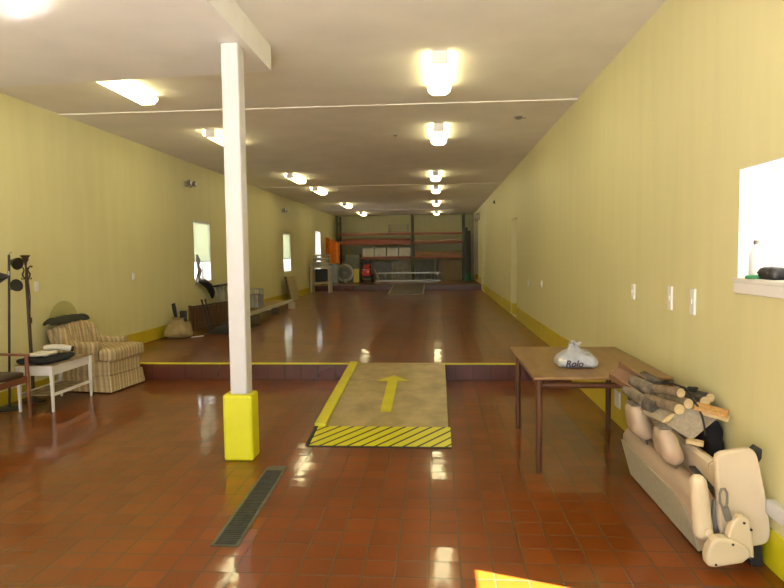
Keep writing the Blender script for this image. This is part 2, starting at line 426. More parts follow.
# dropped soffit over the front left and the white beam along its edge
mb = MB(); mb.prism([(XL, YF), (-1.456, YF), (-1.456, 5.34), (XL, 5.62)], 'z', 3.205, ZC - .001); struct('ceiling_2', mb, 'soffit')
struct('beam', MB().box(-1.455, -1.43, YF, 5.34, 3.2045, ZC - .001), 'white')
for i, y in enumerate((7.55, 16.1, 24.9)):
    struct('trim_%d' % (4 + i), MB().box(XL, XR, y - .03, y + .03, ZC - .012, ZC), 'batten')
# skirting bands of yellow paint
struct('baseboard_left', MB().box(XL, XL + .012, YS, YS2, ZS, ZS + .20).box(XL, XL + .012, YF, YS - .014, 0, .15).box(XL, XL + .012, YS2 + .012, YB, ZS2, ZS2 + .2), 'base')
mb = MB()
hb = .47
for a, b in ((YS + .03, 13.05), (14.1, 21.85), (22.9, YS2)): mb.box(XR - .012, XR, a, b, ZS, hb)
for a, b in ((YS2 + .012, 25.4), (28.0, YB)): mb.box(XR - .012, XR, a, b, ZS2, ZS2 + .25)
mb.box(XR - .012, XR, 3.9, YS - .014, 0, hb)
struct('baseboard_right', mb, 'base')
struct('baseboard_front', MB().box(XR - .012, XR, YF, 3.9, 0, .20), 'yellow')
struct('trim_7', MB().box(XR - .05, XR, 2.2, 3.10, .29, .365), 'ledge', bevel=.008)
# recesses with doors; the last is an opening, its shade painted as a dark panel
for i, (a, b, c, d) in enumerate(RD):
    mb = MB().box(XR + TW, XR + TW + .05, a - .02, b + .02, c - .02, d + .02)
    dr = struct('door_%d' % (i + 2), mb, 'recess' if i < 2 else 'darkboard')
    k = MB().box(XR + .012, XR + TW - .001, b - .012, b - .001, c, c + .24).build('skirting', M['base'], dr)
    k = MB().cyl((XR + TW - .001, a + .1, c + 1.0), (XR + TW - .05, a + .1, c + 1.0), .012).cyl((XR + TW - .05, a + .1, c + 1.0), (XR + TW - .05, a + .2, c + 1.0), .01).build('door_handle', M['steel'], dr)
# the big open doorway behind the camera
mb = MB().box(-3.66, -3.6, YF - .32, YF + .02, 0, 2.75).box(1.0, 1.06, YF - .32, YF + .02, 0, 2.75).box(-3.66, 1.06, YF - .32, YF + .02, 2.75, 2.81)
struct('door_1', mb, 'white')
struct('ground', MB().box(-60, XL - TW, -60, 90, -.6, -.32).box(XR + TW, 60, -60, 90, -.6, -.32).box(XL - TW, XR + TW, -60, YF - .3, -.6, -.02), 'concrete')
struct('added_sun_canopy', MB().box(XR + TW, XR + TW + 1.15, 2.57, 5.0, 2.3, 2.36), 'concrete')  # unseen canopy, added to keep the sun out of the sill window

# windows
def window(n, side, a, b, c, d, mull=False):
    x = XL - TW + .05 if side < 0 else XR + TW - .05
    mb = MB()
    f = .045
    mb.box(x - .03, x + .03, a, a + f, c, d).box(x - .03, x + .03, b - f, b, c, d).box(x - .03, x + .03, a + f, b - f, c, c + f).box(x - .03, x + .03, a + f, b - f, d - f, d)
    if mull: mb.box(x - .025, x + .025, a, b, (c + d) / 2 - .02, (c + d) / 2 + .02)
    w = struct('window_%d' % n, mb, 'pvc')
    MB().box(x - .004, x + .004, a + f, b - f, c + f, d - f).build('pane', M['glass'], w)
    xa, xb = (x + .031, XL - .001) if side < 0 else (XR + .001, x - .031)
    MB().box(xa, xb, a, a + .008, c + .008, d - .008).box(xa, xb, b - .008, b, c + .008, d - .008).box(xa, xb, a, b, d - .008, d).box(xa, xb, a, b, c, c + .008).build('reveal_lining', M['white'], w)
    return w
for i, h in enumerate(LW): window(i + 1, -1, *h)
window(4, 1, *RW[0]); window(5, 1, *RW[1])
struct('windowsill', MB().box(XR - .022, XR + TW - .09, 2.715, 3.552, 1.425, 1.45).box(XR - .02, XR, 2.72, 3.55, 1.365, 1.425), 'white', bevel=.006)
for i, (a, b, c, d) in enumerate(LW[:2]):
    t = thing('roller_blind', ['pale roller blind half lowered in the window above the crib panel', 'pale roller blind half lowered in the middle left-wall window'][i], 'blind', (XL - .03, (a + b) / 2, 0), group='roller blinds on the left wall')
    w = (b - a) / 2 - .012
    MB().cyl((0, -w, d - .03), (0, w, d - .03), .022).build('roller', M['pvc'], t)
    MB().box(-.0015, .0015, -w, w, d - (d - c) * .66, d - .03).build('blind_cloth', M['blind'], t)
    MB().box(-.006, .006, -w, w, d - (d - c) * .66 - .02, d - (d - c) * .66).build('bottom_bar', M['pvc'], t)

# ------------------------------------------------------------------ support column
t = thing('support_column', 'square white post with bright yellow boxed base under the beam', 'column', (-1.5625, 4.67, 0))
MB().box(-.118, .118, -.09, .10, 0, .525).build('boxed_base', M['postyellow'], t, bevel=.022, seg=2)
MB().box(-.056, .078, -.075, .072, .525, 3.203).build('post', M['postwhite'], t, bevel=.012)

# ------------------------------------------------------------------ ramp up to the raised floor
t = thing('ramp', 'plywood ramp with yellow arrow and hazard-striped lip leading up the step', 'ramp', (-.52, 4.97, 0))
x0, x1 = -.60, .605
yA, zA, yB, zB = .43, .052, 2.715, .222      # deck line (local)
sl = (zB - zA) / (yB - yA)
def dz(y): return zA + (y - yA) * sl
MB().prism([(yA, zA - .03), (yA, zA), (yB, zB), (yB, zB - .03)], 'x', x0, x1).build('deck', M['ply'], t)
mb = MB()
for x in (x0 + .02, x0 + .6, x1 - .06): mb.prism([(yA + .02, 0), (yA + .02, zA - .031), (yB - .01, zB - .031), (yB - .01, 0)], 'x', x, x + .04)
mb.build('joist', M['plyrail'], t)
MB().prism([(0, .002), (0, .006), (yA - .004, zA + .002), (yA - .004, zA - .008)], 'x', x0 + .02, x1 + .02).build('lip_plate', M['hazard'], t)
MB().prism([(-.018, .001), (-.018, .006), (.004, .0085), (.004, .001)], 'x', x0 + .02, x1 + .02).prism([(0, .003), (0, .0075), (yA - .004, zA + .0035), (yA - .004, zA - .006)], 'x', x0 + .0, x0 + .032).build('black_border', M['blackpaint'], t)
MB().prism([(yA - .01, zA + .0005), (yA - .01, zA + .030), (yB, zB + .02), (yB, zB + .0005)], 'x', x0 - .004, x0 + .10).build('edge_stripe', M['yellow'], t, bevel=.004)
ah = .0015
def dp(x, y): return (x, y, dz(y) + ah)
mb = MB(); b = mb.bm
for poly in ([(-.045, .83), (.06, .83), (.055, 1.91), (-.055, 1.91)], [(-.185, 1.90), (.185, 1.90), (0.0, 2.13)]):
    vs = [b.verts.new(dp(*p)) for p in poly]; vs2 = [b.verts.new(dp(*p) [:2] + (dp(*p)[2] + .0015,)) for p in poly]
    n = len(poly); b.faces.new(vs); b.faces.new(vs2)
    for k in range(n): b.faces.new([vs[k], vs[(k + 1) % n], vs2[(k + 1) % n], vs2[k]])
mb.build('arrow', M['yellow'], t)

# ------------------------------------------------------------------ floor drain
t = thing('floor_drain', 'long steel floor drain grate set in tiles before the column', 'drain', (-1.205, 3.84, 0), rz=.028)
w, l = .078, .64
MB().box(-w + .012, w - .012, -l + .01, l - .01, .0005, .002).build('pit', M['pit'], t)
MB().box(-w, -w + .018, -l, l, .0, .006).box(w - .018, w, -l, l, .0, .006).box(-w, w, -l, -l + .016, .0, .006).box(-w, w, l - .09, l, .0, .006).build('drain_frame', M['drainframe'], t, bevel=.002)
mb = MB(); n = 50
for i in range(n):
    y = -l + .025 + i * (2 * l - .125) / n
    mb.box(-w + .018, w - .018, y, y + .011, .002, .006)
mb.build('grate', M['galv'], t)

# ------------------------------------------------------------------ table with carrier bag
t = thing('wooden_table', 'square brown table with dark legs standing against right wall', 'table', (1.165, 5.1, 0))
hx, hy, zt = .485, .72, .715
MB().box(-hx, hx, -hy, hy, zt - .022, zt).build('tabletop', M['tabletop'], t, bevel=.006)
mb = MB()
for y in (hy - .30,): mb.box(-hx + .06, hx - .06, y - .012, y + .012, zt - .085, zt - .024)
for x in (-hx + .05, hx - .05): mb.box(x - .012, x + .012, -hy + .07, hy - .30, zt - .085, zt - .024)
mb.build('apron', M['tablewood'], t)
for (x, y) in ((-hx + .045, -hy + .05), (hx - .045, -hy + .05), (-hx + .045, hy - .24), (hx - .12, hy - .24)):
    MB().tube([(x, y, 0), (x, y, .04), (x, y, zt - .10), (x, y, zt - .024)], [.021, .024, .025, .031], 14).build('leg', M['tablewood'], t, smooth=True)
MB().cyl((-hx + .05, -hy + .055, zt - .07), (hx - .05, -hy + .055, zt - .07), .022, n=16).build('front_rail', M['tablewood'], t, smooth=True)

t = thing('plastic_bag', 'knotted pale plastic carrier bag with dark print on brown table', 'bag', (1.06, 4.80, zt))
def bagfn(p):
    z = p.z + .065
    k = 1 - .45 * max(0, z / .13) ** 2
    n_ = noise.noise(Vector((p.x * 14, p.y * 14, p.z * 14))) * .016
    return (p.x * k + n_, p.y * k + n_ * .7, p.z + (n_ if z > .02 else 0))
MB().rbox(.33, .22, .13, .05, (0, 0, .065), n=22, fn=bagfn).build('bag_body', M['bagfilm'], t, smooth=True)
mb = MB()
prof = []
for i in range(9):
    z = i / 8
    prof.append((.075 * (1 - z) ** 1.5 + .014 + (.022 * max(0, z - .7) / .3), .105 + z * .075))
b0 = len(mb.bm.verts); mb.lathe(prof, (-.01, 0, 0), 28)
for v in mb.bm.verts:
    a = math.atan2(v.co.y, v.co.x + .01); v.co.x += .010 * math.cos(7 * a) * math.cos(a); v.co.y += .010 * math.cos(7 * a) * math.sin(a)
mb.build('gathered_neck', M['bagfilm'], t, smooth=True)
mb = MB()
mb.tube([(-.012, 0, .172), (-.03, -.005, .19), (-.028, -.01, .205), (-.008, -.008, .198), (.0, 0, .175)], .007, 8).tube([(0, 0, .172), (.03, .004, .188), (.05, 0, .182)], [.008, .008, .003], 8)
mb.build('knot', M['bagfilm'], t, smooth=True)
MB().rbox(.085, .06, .075, .03, (-.105, -.072, .045), n=8).build('packet', M['creambundle'], t, smooth=True)
def text_mesh(name, body, size, m, parent, loc, rot, ext=.0012, shear=.25):
    cu = bpy.data.curves.new(name, 'FONT'); cu.body = body; cu.size = size; cu.extrude = ext; cu.shear = shear; cu.align_x = 'CENTER'; cu.offset = .0022
    tmp = bpy.data.objects.new(name + '_tmp', cu); C.objects.link(tmp)
    dg = bpy.context.evaluated_depsgraph_get(); me = bpy.data.meshes.new_from_object(tmp.evaluated_get(dg))
    bpy.data.objects.remove(tmp); bpy.data.curves.remove(cu)
    me.name = name; me.materials.clear(); me.materials.append(M[m])
    o = bpy.data.objects.new(name, me); C.objects.link(o); o.parent = parent; o.location = loc; o.rotation_euler = rot
    return o
text_mesh('printed_lettering', 'Rolo', .068, 'print', t, (-.03, -.1165, .018), (PI / 2 - .10, 0, 0))

# ------------------------------------------------------------------ car bench seat
t = thing('car_seat', 'beige vinyl car bench seat with two headrests on tile floor by right wall', 'car seat', (1.38, 3.2, 0))
L = 1.22
LEAN = .27
def lean(o):
    for v in o.data.vertices: v.co.x -= LEAN * v.co.z
    return o
def slab(prof, y0, y1, n=14, rnd=.05):
    """closed XZ profile swept along y with softened ends"""
    cx = sum(p[0] for p in prof) / len(prof); cz = sum(p[1] for p in prof) / len(prof)
    rings = []
    for i in range(n + 1):
        u = i / n; y = y0 + (y1 - y0) * u
        e = min(u, 1 - u) * (y1 - y0); s = 1 if e >= rnd else 1 - .16 * (1 - e / rnd) ** 2
        rings.append([(cx + (p[0] - cx) * s, y, cz + (p[1] - cz) * s) for p in prof])
    return MB().loft(rings)
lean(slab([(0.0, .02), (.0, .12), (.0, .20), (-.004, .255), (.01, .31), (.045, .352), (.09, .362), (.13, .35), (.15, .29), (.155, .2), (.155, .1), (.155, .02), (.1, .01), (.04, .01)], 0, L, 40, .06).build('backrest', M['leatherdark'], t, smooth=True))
lean(MB().prism([(.05, .012), (L - .03, .012), (L - .02, .20), (L - .02, .265), (.19, .265), (.10, .235), (.045, .15)], 'x', -.012, .004).build('rear_panel', M['carpet'], t, bevel=.004))
for (y, z, sc, x) in ((.40, .372, .96, .075), (.85, .385, 1, .06)):
    def hf(p, sc=sc):
        k = 1 - .20 * max(0, (p.z + .02) / .12) - .10 * max(0, -(p.z + .04) / .1)
        return (p.x * k, p.y * k, p.z)
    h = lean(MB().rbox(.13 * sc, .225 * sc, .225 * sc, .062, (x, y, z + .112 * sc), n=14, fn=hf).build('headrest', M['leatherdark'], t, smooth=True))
    lean(MB().rbox(.07 * sc, .13 * sc, .012, .006, (x, y, z + .2235 * sc), n=6).build('top_cap', M['greyplastic'], h, smooth=True))
    for dy in (-.06, .06): lean(MB().cyl((x, y + dy, z - .05), (x, y + dy, z + .03), .007).build('headrest_post', M['steel'], h, smooth=True))
# seat cushion folded up beside the backrest
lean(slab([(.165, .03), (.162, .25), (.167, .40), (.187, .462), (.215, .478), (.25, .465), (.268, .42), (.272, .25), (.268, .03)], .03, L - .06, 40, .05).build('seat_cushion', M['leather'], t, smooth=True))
lean(MB().tube([(.170, .12, .43), (.185, .12, .464), (.215, .12, .481), (.25, .12, .468), (.270, .12, .42)], .0035, 6).build('seam_piping', M['leatherdark'], t, smooth=True))
lean(MB().bar((.150, .08, .345), (.158, .30, .385), .05, .012).build('belt', M['belt'], t, bevel=.003))
def armf(p):
    k = 1 - .22 * (p.z + .16) / .33
    return (p.x * k, p.y, p.z)
ar = MB().rbox(.10, .075, .335, .042, (-.058, -.072, .305), n=14, fn=lambda p: (armf(p)[0] - .11 * p.z, p.y, p.z)).build('armrest', M['seatplastic'], t, smooth=True)
MB().cyl((-.034, -.106, .19), (-.034, -.118, .19), .021, n=18).build('pivot_cap', M['seatplastic'], ar, bevel=.003)
lean(MB().prism([(.0, .012), (-.002, .20), (.008, .28), (.04, .338), (.09, .352), (.14, .32), (.155, .012)], 'y', -.030, .01).build('end_cover', M['leatherdark'], t, bevel=.012))
# tall pale moulded panel at the wall end
out = [(.03, .13), (.022, .28), (.012, .42), (-.002, .55), (.004, .585), (.03, .597), (.09, .608), (.15, .618), (.19, .612), (.202, .575), (.215, .52), (.232, .45), (.246, .38), (.260, .30), (.273, .22), (.276, .16), (.262, .125), (.20, .11), (.12, .11)]
mb = MB(); rings = []
cx = sum(p[0] for p in out) / len(out); cz = sum(p[1] for p in out) / len(out)
for yy, s in ((-.088, .86), (-.10, .93), (-.094, .975), (-.07, 1.0), (-.035, 1.0)):
    rings.append([(cx + (p[0] - cx) * s, yy, cz + (p[1] - cz) * (1 - (1 - s) * .6)) for p in out])
mb.loft(rings); mb.build('side_panel', M['leather'], t, smooth=True, sub=1)
MB().tube([(.165, -.06, .585), (.195, -.07, .615), (.215, -.07, .60), (.222, -.06, .56), (.212, -.05, .52), (.20, -.04, .50)], [.010, .018, .018, .014, .010, .006], 10).build('top_latch', M['blackplastic'], t, smooth=True)
MB().prism([(.195, .0), (.262, .0), (.255, .03), (.245, .13), (.20, .13)], 'y', -.07, .03).build('foot_bracket', M['blackplastic'], t, bevel=.006)
o1 = [(-.066, .022), (-.071, .07), (-.062, .125), (-.045, .165), (-.02, .188), (.02, .19), (.07, .172), (.115, .148), (.14, .115), (.137, .08), (.10, .045), (.03, .028), (-.03, .016)]
o1 = [(x, .045 + (z - .016) * .86) for x, z in o1]
hc = MB().prism(o1, 'y', -.185, -.118).build('hinge_cover', M['seatplastic'], t, bevel=.018, seg=3)
for (x, z) in ((-.028, .062), (.05, .166)): MB().cyl((x, -.183, z), (x, -.189, z), .006, n=10).build('screw', M['blackplastic'], hc)
o2 = [(.035, .19), (.045, .235), (.06, .27), (.085, .295), (.115, .298), (.138, .27), (.148, .22), (.16, .13), (.162, .09), (.15, .075), (.138, .10), (.118, .145), (.075, .172)]
hc2 = MB().prism(o2, 'y', -.168, -.118).build('hinge_cover', M['seatplastic'], t, bevel=.014, seg=3)
for (x, z) in ((.108, .268), (.142, .235), (.15, .09)): MB().cyl((x, -.166, z), (x, -.172, z), .0065, n=10).build('screw', M['blackplastic'], hc2)
MB().tube([(.022, -.14, .325), (.006, -.14, .355), (.002, -.14, .40), (.010, -.14, .425), (.026, -.14, .428), (.038, -.14, .405), (.038, -.14, .36), (.032, -.14, .325)], .0065, 8).build('release_loop', M['greyplastic'], t, smooth=True)
MB().bar((.052, -.135, .265), (.028, -.138, .335), .018, .034, up=(1, 0, 0)).build('lever_arm', M['greyplastic'], t, bevel=.004)
MB().bar((.012, -.055, .16), (.03, -.05, .33), .02, .035, up=(1, 0, 0)).build('hinge_plate', M['greyplastic'], t, bevel=.004)

# ------------------------------------------------------------------ firewood pile on the seat
def log(p0, p1, r, bark, label, cutm='cut', r1=None):
    p0, p1 = Vector(p0), Vector(p1); d = (p1 - p0); r1 = r1 or r
    t = thing('firewood_log', label, 'log', p0, group='firewood on the car seat')
    n = 8; pts = []; rr = []
    for i in range(n + 1):
        u = i / n; q = d * u + Vector((noise.noise(p0 * 3 + Vector((u * 3, 0, 0))), noise.noise(p0 * 5 + Vector((0, u * 3, 0))), noise.noise(p1 * 4 + Vector((0, 0, u * 3))))) * r * .12
        pts.append(q); rr.append((r + (r1 - r) * u) * (1 + .08 * noise.noise(p0 * 9 + Vector((u * 6, 1, 2)))))
    mb = MB().tube(pts, rr, 18)
    for v in mb.bm.verts: v.co += Vector((noise.noise(v.co * 30 + p0), noise.noise(v.co * 30 + p0 * 2 + Vector((9, 0, 0))), noise.noise(v.co * 30 + Vector((0, 9, 0))))) * r * .07
    mb.build('bark', M[bark], t, smooth=True)
    u = d.normalized()
    MB().cyl(pts[0] - u * .004, pts[0] + u * .01, rr[0] * .95, n=20).build('cut_end', M[cutm], t)
    return t
# (end facing the camera first)
log((1.4135, 3.66, .672), (1.36, 4.06, .645), .032, 'barkbrown', 'firewood log with round pale cut end, lowest left of the row of ends')
log((1.474, 3.68, .700), (1.43, 4.08, .665), .030, 'barkbrown', 'firewood log with pale cut end second from left in the row of ends')
log((1.452, 3.74, .752), (1.40, 4.00, .722), .028, 'barkbrown', 'firewood log whose pale cut end sits uppermost left of the cord')
log((1.568, 3.68, .712), (1.54, 4.10, .665), .032, 'barkdark', 'firewood log with large pale cut end right of the cord')
log((1.623, 3.74, .722), (1.60, 4.12, .68), .027, 'barkdark', 'firewood log with pale end topmost at the wall side')
log((1.405, 4.03, .690), (1.335, 4.26, .715), .042, 'bark', 'short grey bark log on the pile next to the brown trough', 'bark')
log((1.465, 4.05, .710), (1.415, 4.30, .735), .040, 'barkdark', 'dark grey bark log lying behind the short grey one', 'barkdark')
log((1.375, 3.88, .615), (1.325, 4.18, .62), .050, 'barkdark', 'thick dark weathered log low at left side of the pile', 'barkdark')
log((1.325, 4.00, .635), (1.285, 4.24, .66), .036, 'bark', 'grey log at far left edge of the pile above headrest', 'bark')
# the large quartered log whose grey split face points to the camera
A = [(1.318, 3.68, .590), (1.465, 3.60, .503), (1.628, 3.62, .64), (1.464, 3.70, .676)]
B = [(1.275, 4.15, .56), (1.40, 4.15, .50), (1.50, 4.15, .56), (1.36, 4.15, .60)]
t = tag(MB().loft([A, B]).build('split_log', M['split'], None, bevel=.006), 'large split log with broad grey triangular face under the round logs', 'log', 'firewood on the car seat')
MB().tube([(1.325, 3.678, .585), (1.35, 3.67, .605), (1.385, 3.675, .640)], [.010, .017, .008], 8).build('fresh_edge', M['cut'], t, smooth=True)
tag(MB().bar((1.43, 3.60, .506), (1.515, 3.565, .494), .06, .024).build('split_log', M['cut'], None, bevel=.004), 'short pale split piece poking out under the large split log', 'log', 'firewood on the car seat')
tag(MB().bar((1.50, 3.655, .695), (1.640, 3.555, .672), .07, .02, up=(.1, -.4, 1)).build('split_log', M['orangewood'], None, bevel=.004), 'orange-brown flat split stick at right front of the pile', 'log', 'firewood on the car seat')
tag(MB().bar((1.53, 3.625, .668), (1.642, 3.540, .648), .05, .02, up=(.1, -.4, 1)).build('split_log', M['cut'], None, bevel=.004), 'pale flat split stick beneath the orange-brown stick', 'log', 'firewood on the car seat')
tag(MB().tube([(1.36, 3.88, .79), (1.41, 3.80, .80), (1.46, 3.70, .79), (1.485, 3.66, .745), (1.505, 3.63, .70), (1.518, 3.60, .65), (1.526, 3.585, .59), (1.53, 3.58, .54)], .006, 8).build('cord', M['black'], None, smooth=True), 'thin black cord looped over the firewood pile', 'cord')
tag(MB().tube([(1.50, 3.78, .762), (1.53, 3.74, .775), (1.56, 3.78, .77), (1.53, 3.82, .765), (1.50, 3.80, .755), (1.545, 3.75, .76)], .009, 8).build('cord', M['black'], None, smooth=True), 'bunched black cord knot on top of the firewood', 'cord')
# black bag hanging in the gap under the pile
def bgf(p): return (p.x + .02 * noise.noise(p * 11), p.y + .04 * noise.noise(p * 7 + Vector((4, 0, 0))), p.z + .05 * noise.noise(p * 9 + Vector((0, 5, 0))))
tag(MB().rbox(.095, .30, .26, .04, (1.61, 3.76, .47), n=16, fn=bgf).build('black_bag', M['blackcloth'], None, smooth=True), 'black cloth bag crumpled beneath the right end of firewood', 'bag')
# wooden trough
t = thing('wooden_trough', 'brown open wooden trough resting on firewood by the table edge', 'trough', (0, 0, 0))
p0, p1 = Vector((1.225, 4.335, .765)), Vector((1.372, 4.215, .672)); upv = Vector((-.35, -.55, .75)).normalized()
d = (p1 - p0).normalized(); r = d.cross(upv).normalized(); upv = r.cross(d)
MB().bar(p0, p1, .10, .012, up=upv).build('base_board', M['trough'], t, bevel=.002)
for sgn in (-1, 1):
    o = r * sgn * .056 + upv * .022
    MB().bar(p0 + o, p1 + o + d * .01, .012, .075, up=upv).build('side_board', M['trough'], t, bevel=.002)
MB().bar(p1 - r * .06 + upv * .012 + d * .004, p1 + r * .06 + upv * .012 + d * .004, .012, .05, up=upv).build('end_board', M['trough'], t, bevel=.002)

# ------------------------------------------------------------------ left side group: side table and what lies on it
t = thing('side_table', 'small white painted side table with lower rails beside striped armchair', 'table', (-4.19, 6.36, 0), rz=.02)
hx, hy, zt = .20, .385, .485
MB().box(-hx, hx, -hy, hy, zt - .016, zt).build('tabletop', M['whitewood'], t, bevel=.004)
MB().box(-hx + .02, hx - .02, -hy + .02, -hy + .035, zt - .10, zt - .016).box(-hx + .02, hx - .02, hy - .035, hy - .02, zt - .10, zt - .016).box(-hx + .02, -hx + .035, -hy + .02, hy - .02, zt - .10, zt - .016).box(hx - .035, hx - .02, -hy + .02, hy - .02, zt - .10, zt - .016).build('apron', M['whitewood'], t)
for sx in (-1, 1):
    for sy in (-1, 1):
        mb = MB(); x, y = sx * (hx - .022), sy * (hy - .022)
        mb.loft([[(x + a * .011, y + b * .011, 0) for a, b in ((-1, -1), (1, -1), (1, 1), (-1, 1))], [(x + a * .019, y + b * .019, zt - .016) for a, b in ((-1, -1), (1, -1), (1, 1), (-1, 1))]])
        mb.build('leg', M['whitewood'], t, bevel=.003)
    MB().box(sx * (hx - .022) - .009, sx * (hx - .022) + .009, -hy + .03, hy - .03, .165, .195).build('side_rail', M['whitewood'], t)
MB().box(-hx + .03, hx - .03, -hy + .03, hy - .03, .17, .182).build('lower_shelf', M['pattern'], t)
def clothf(u, v):
    x = -4.40 + .42 * u; y = 5.985 + .75 * v
    ex = max(0, abs(u - .5) - .46) * 2; 
    return (x, y, zt + .008 + .004 * noise.noise(Vector((x * 12, y * 12, 0))))
tag(MB().sheet(14, 20, clothf, .006).build('table_cloth', M['pattern'], None, smooth=True), 'mottled brown cloth covering the small white side table', 'cloth')
def jf(p): return (p.x, p.y, p.z + .018 * noise.noise(Vector((p.x * 10, p.y * 10, p.z * 9))))
tag(MB().rbox(.36, .50, .055, .03, (-4.215, 6.24, zt + .044), n=14, fn=jf).build('folded_jacket', M['blackcloth'], None, smooth=True), 'black folded jacket lying on the white side table', 'clothing')
tag(MB().rbox(.20, .22, .035, .017, (-4.22, 6.20, zt + .098), n=10, fn=jf).build('folded_paper', M['whitecloth'], None, smooth=True), 'flat white folded sheet on top of black jacket', 'paper')
t = thing('paper_roll', 'thick off-white roll with dark end lying on black jacket', 'roll', (-4.17, 6.36, zt + .108), rz=math.radians(28))
MB().tube([(-.13, .04, .026), (-.05, .04, .034), (.06, .04, .024), (.135, .04, .006)], [.03, .033, .032, .03], 14).build('roll_body', M['whitecloth'], t, smooth=True)
MB().tube([(.134, .04, .006), (.16, .04, 0)], [.031, .028], 14).build('dark_end', M['blackcloth'], t, smooth=True)

# ------------------------------------------------------------------ striped armchair, facing into the room
t = thing('armchair', 'striped beige and brown upholstered armchair by the step at left', 'armchair', (-4.20, 7.235, 0), rz=math.radians(-6))
W, D = .69, .80         # across y, along x ; front at +x
h = W / 2
mb = MB()
mb.loft([[(-.36, -h, .012), (.40, -h - .015, .012), (.40, h, .012), (-.36, h, .012)], [(-.35, -h + .02, .20), (.375, -h + .015, .20), (.375, h - .015, .20), (-.35, h - .02, .20)]])
mb.build('skirt', M['plaid'], t, bevel=.012)
MB().rbox(.72, W - .05, .19, .03, (0, 0, .285), n=8).build('seat_base', M['plaid'], t, smooth=True)
MB().rbox(.66, W - .02, .16, .06, (.10, .0, .445), n=18, fn=lambda p: (p.x, p.y * (1 if p.x > .12 else .66), p.z + .02 * (1 - (p.x / .33) ** 2) * (1 - (p.y / .37) ** 2) * (1 if p.z > 0 else 0))).build('seat_cushion', M['plaid'], t, smooth=True)
for s in (-1, 1):
    mb = MB()
    def af(p, s=s): return (p.x, p.y, p.z + (.08 * max(0, -(p.x + .0) / .33) if p.z > 0 else 0))
    mb.rbox(.56, .13, .40, .06, (-.10, s * (h - .075), .40), n=14, fn=af).build('arm', M['plaid'], t, smooth=True)
    MB().cyl((.165, s * (h - .075), .545), (.19, s * (h - .075), .545), .062, n=20).build('arm_scroll', M['plaid'], t, bevel=.01)
# channelled leaning back
mb = MB()
for k in range(5):
    a = (k - 2) / 2
    y = a * .258; x = -.305 + .06 * abs(a) ** 1.5
    hh = .835 - .05 * abs(a) ** 2
    def bf(p, x=x): return (p.x - .40 * p.z, p.y, p.z)
    mb.rbox(.16, .155, hh - .36, .07, (x, y, .36 + (hh - .36) / 2), n=10, fn=bf)
mb.build('channelled_back', M['plaid'], t, smooth=True)
MB().rbox(.10, W - .05, .46, .045, (-.365, 0, .53), n=10, fn=lambda p: (p.x - .36 * p.z, p.y, p.z)).build('back_shell', M['plaid'], t, smooth=True)
# dark cloth along the top of its back, clear curved panel behind it
def gf(u, v):
    y = 6.88 + .74 * v; a = PI * u
    e_ = min(1, 10 * v + .35, 10 * (1 - v) + .35)
    return (-4.61 + .085 * e_ * math.cos(a) + .012 * math.sin(v * 9), y, .815 + .06 * math.sin(a) * e_ - .02 * abs(v - .5) + .012 * noise.noise(Vector((u * 4, v * 8, 0))) - .0 * v)
tag(MB().sheet(10, 20, gf, .02).build('folded_cloth', M['greencloth'], None, smooth=True), 'dark green cloth folded over the top of armchair back', 'cloth')
def dome(u, v):
    a = PI * (1 - u)
    return (-4.735 + .02 * v, 7.36 + .33 * math.cos(a), .225 + v * (.42 + .42 * math.sin(a) ** .75))
tag(MB().sheet(28, 8, dome, .004).build('acrylic_panel', M['dome'], None, smooth=True), 'clear tinted half-round plastic panel standing behind the armchair', 'panel')

# ------------------------------------------------------------------ wooden open-arm chair at the left edge
t = thing('wooden_chair', 'red-brown wooden open-arm chair at left edge before side table', 'chair', (-4.36, 5.49, 0))
for (x, y, top) in ((.27, .27, .63), (.27, -.27, .63), (-.25, .25, .84), (-.25, -.25, .84)):
    MB().tube([(x, y, 0), (x - .005, y, .2), (x - .01, y, .42), (x - .012 - (.03 if top > .7 else 0), y, top)], [.014, .018, .021, .017], 12).build('leg', M['chairwood'], t, smooth=True)
for y in (.27, -.27):
    MB().bar((.285, y, .64), (-.27, y * .95, .655), .04, .022).build('arm', M['chairwood'], t, bevel=.006)
    MB().bar((.25, y, .40), (-.25, y * .95, .40), .022, .06).build('seat_rail', M['chairwood'], t, bevel=.003)
for x in (.26, -.25):
    MB().bar((x, -.26, .40), (x, .26, .40), .022, .06).build('seat_rail', M['chairwood'], t, bevel=.003)
MB().rbox(.50, .50, .06, .028, (0, 0, .455), n=8).build('seat', M['chairseat'], t, smooth=True)
MB().bar((-.285, -.25, .80), (-.285, .25, .80), .02, .10).bar((-.275, -.25, .62), (-.275, .25, .62), .02, .05).build('back_rail', M['chairwood'], t, bevel=.004)

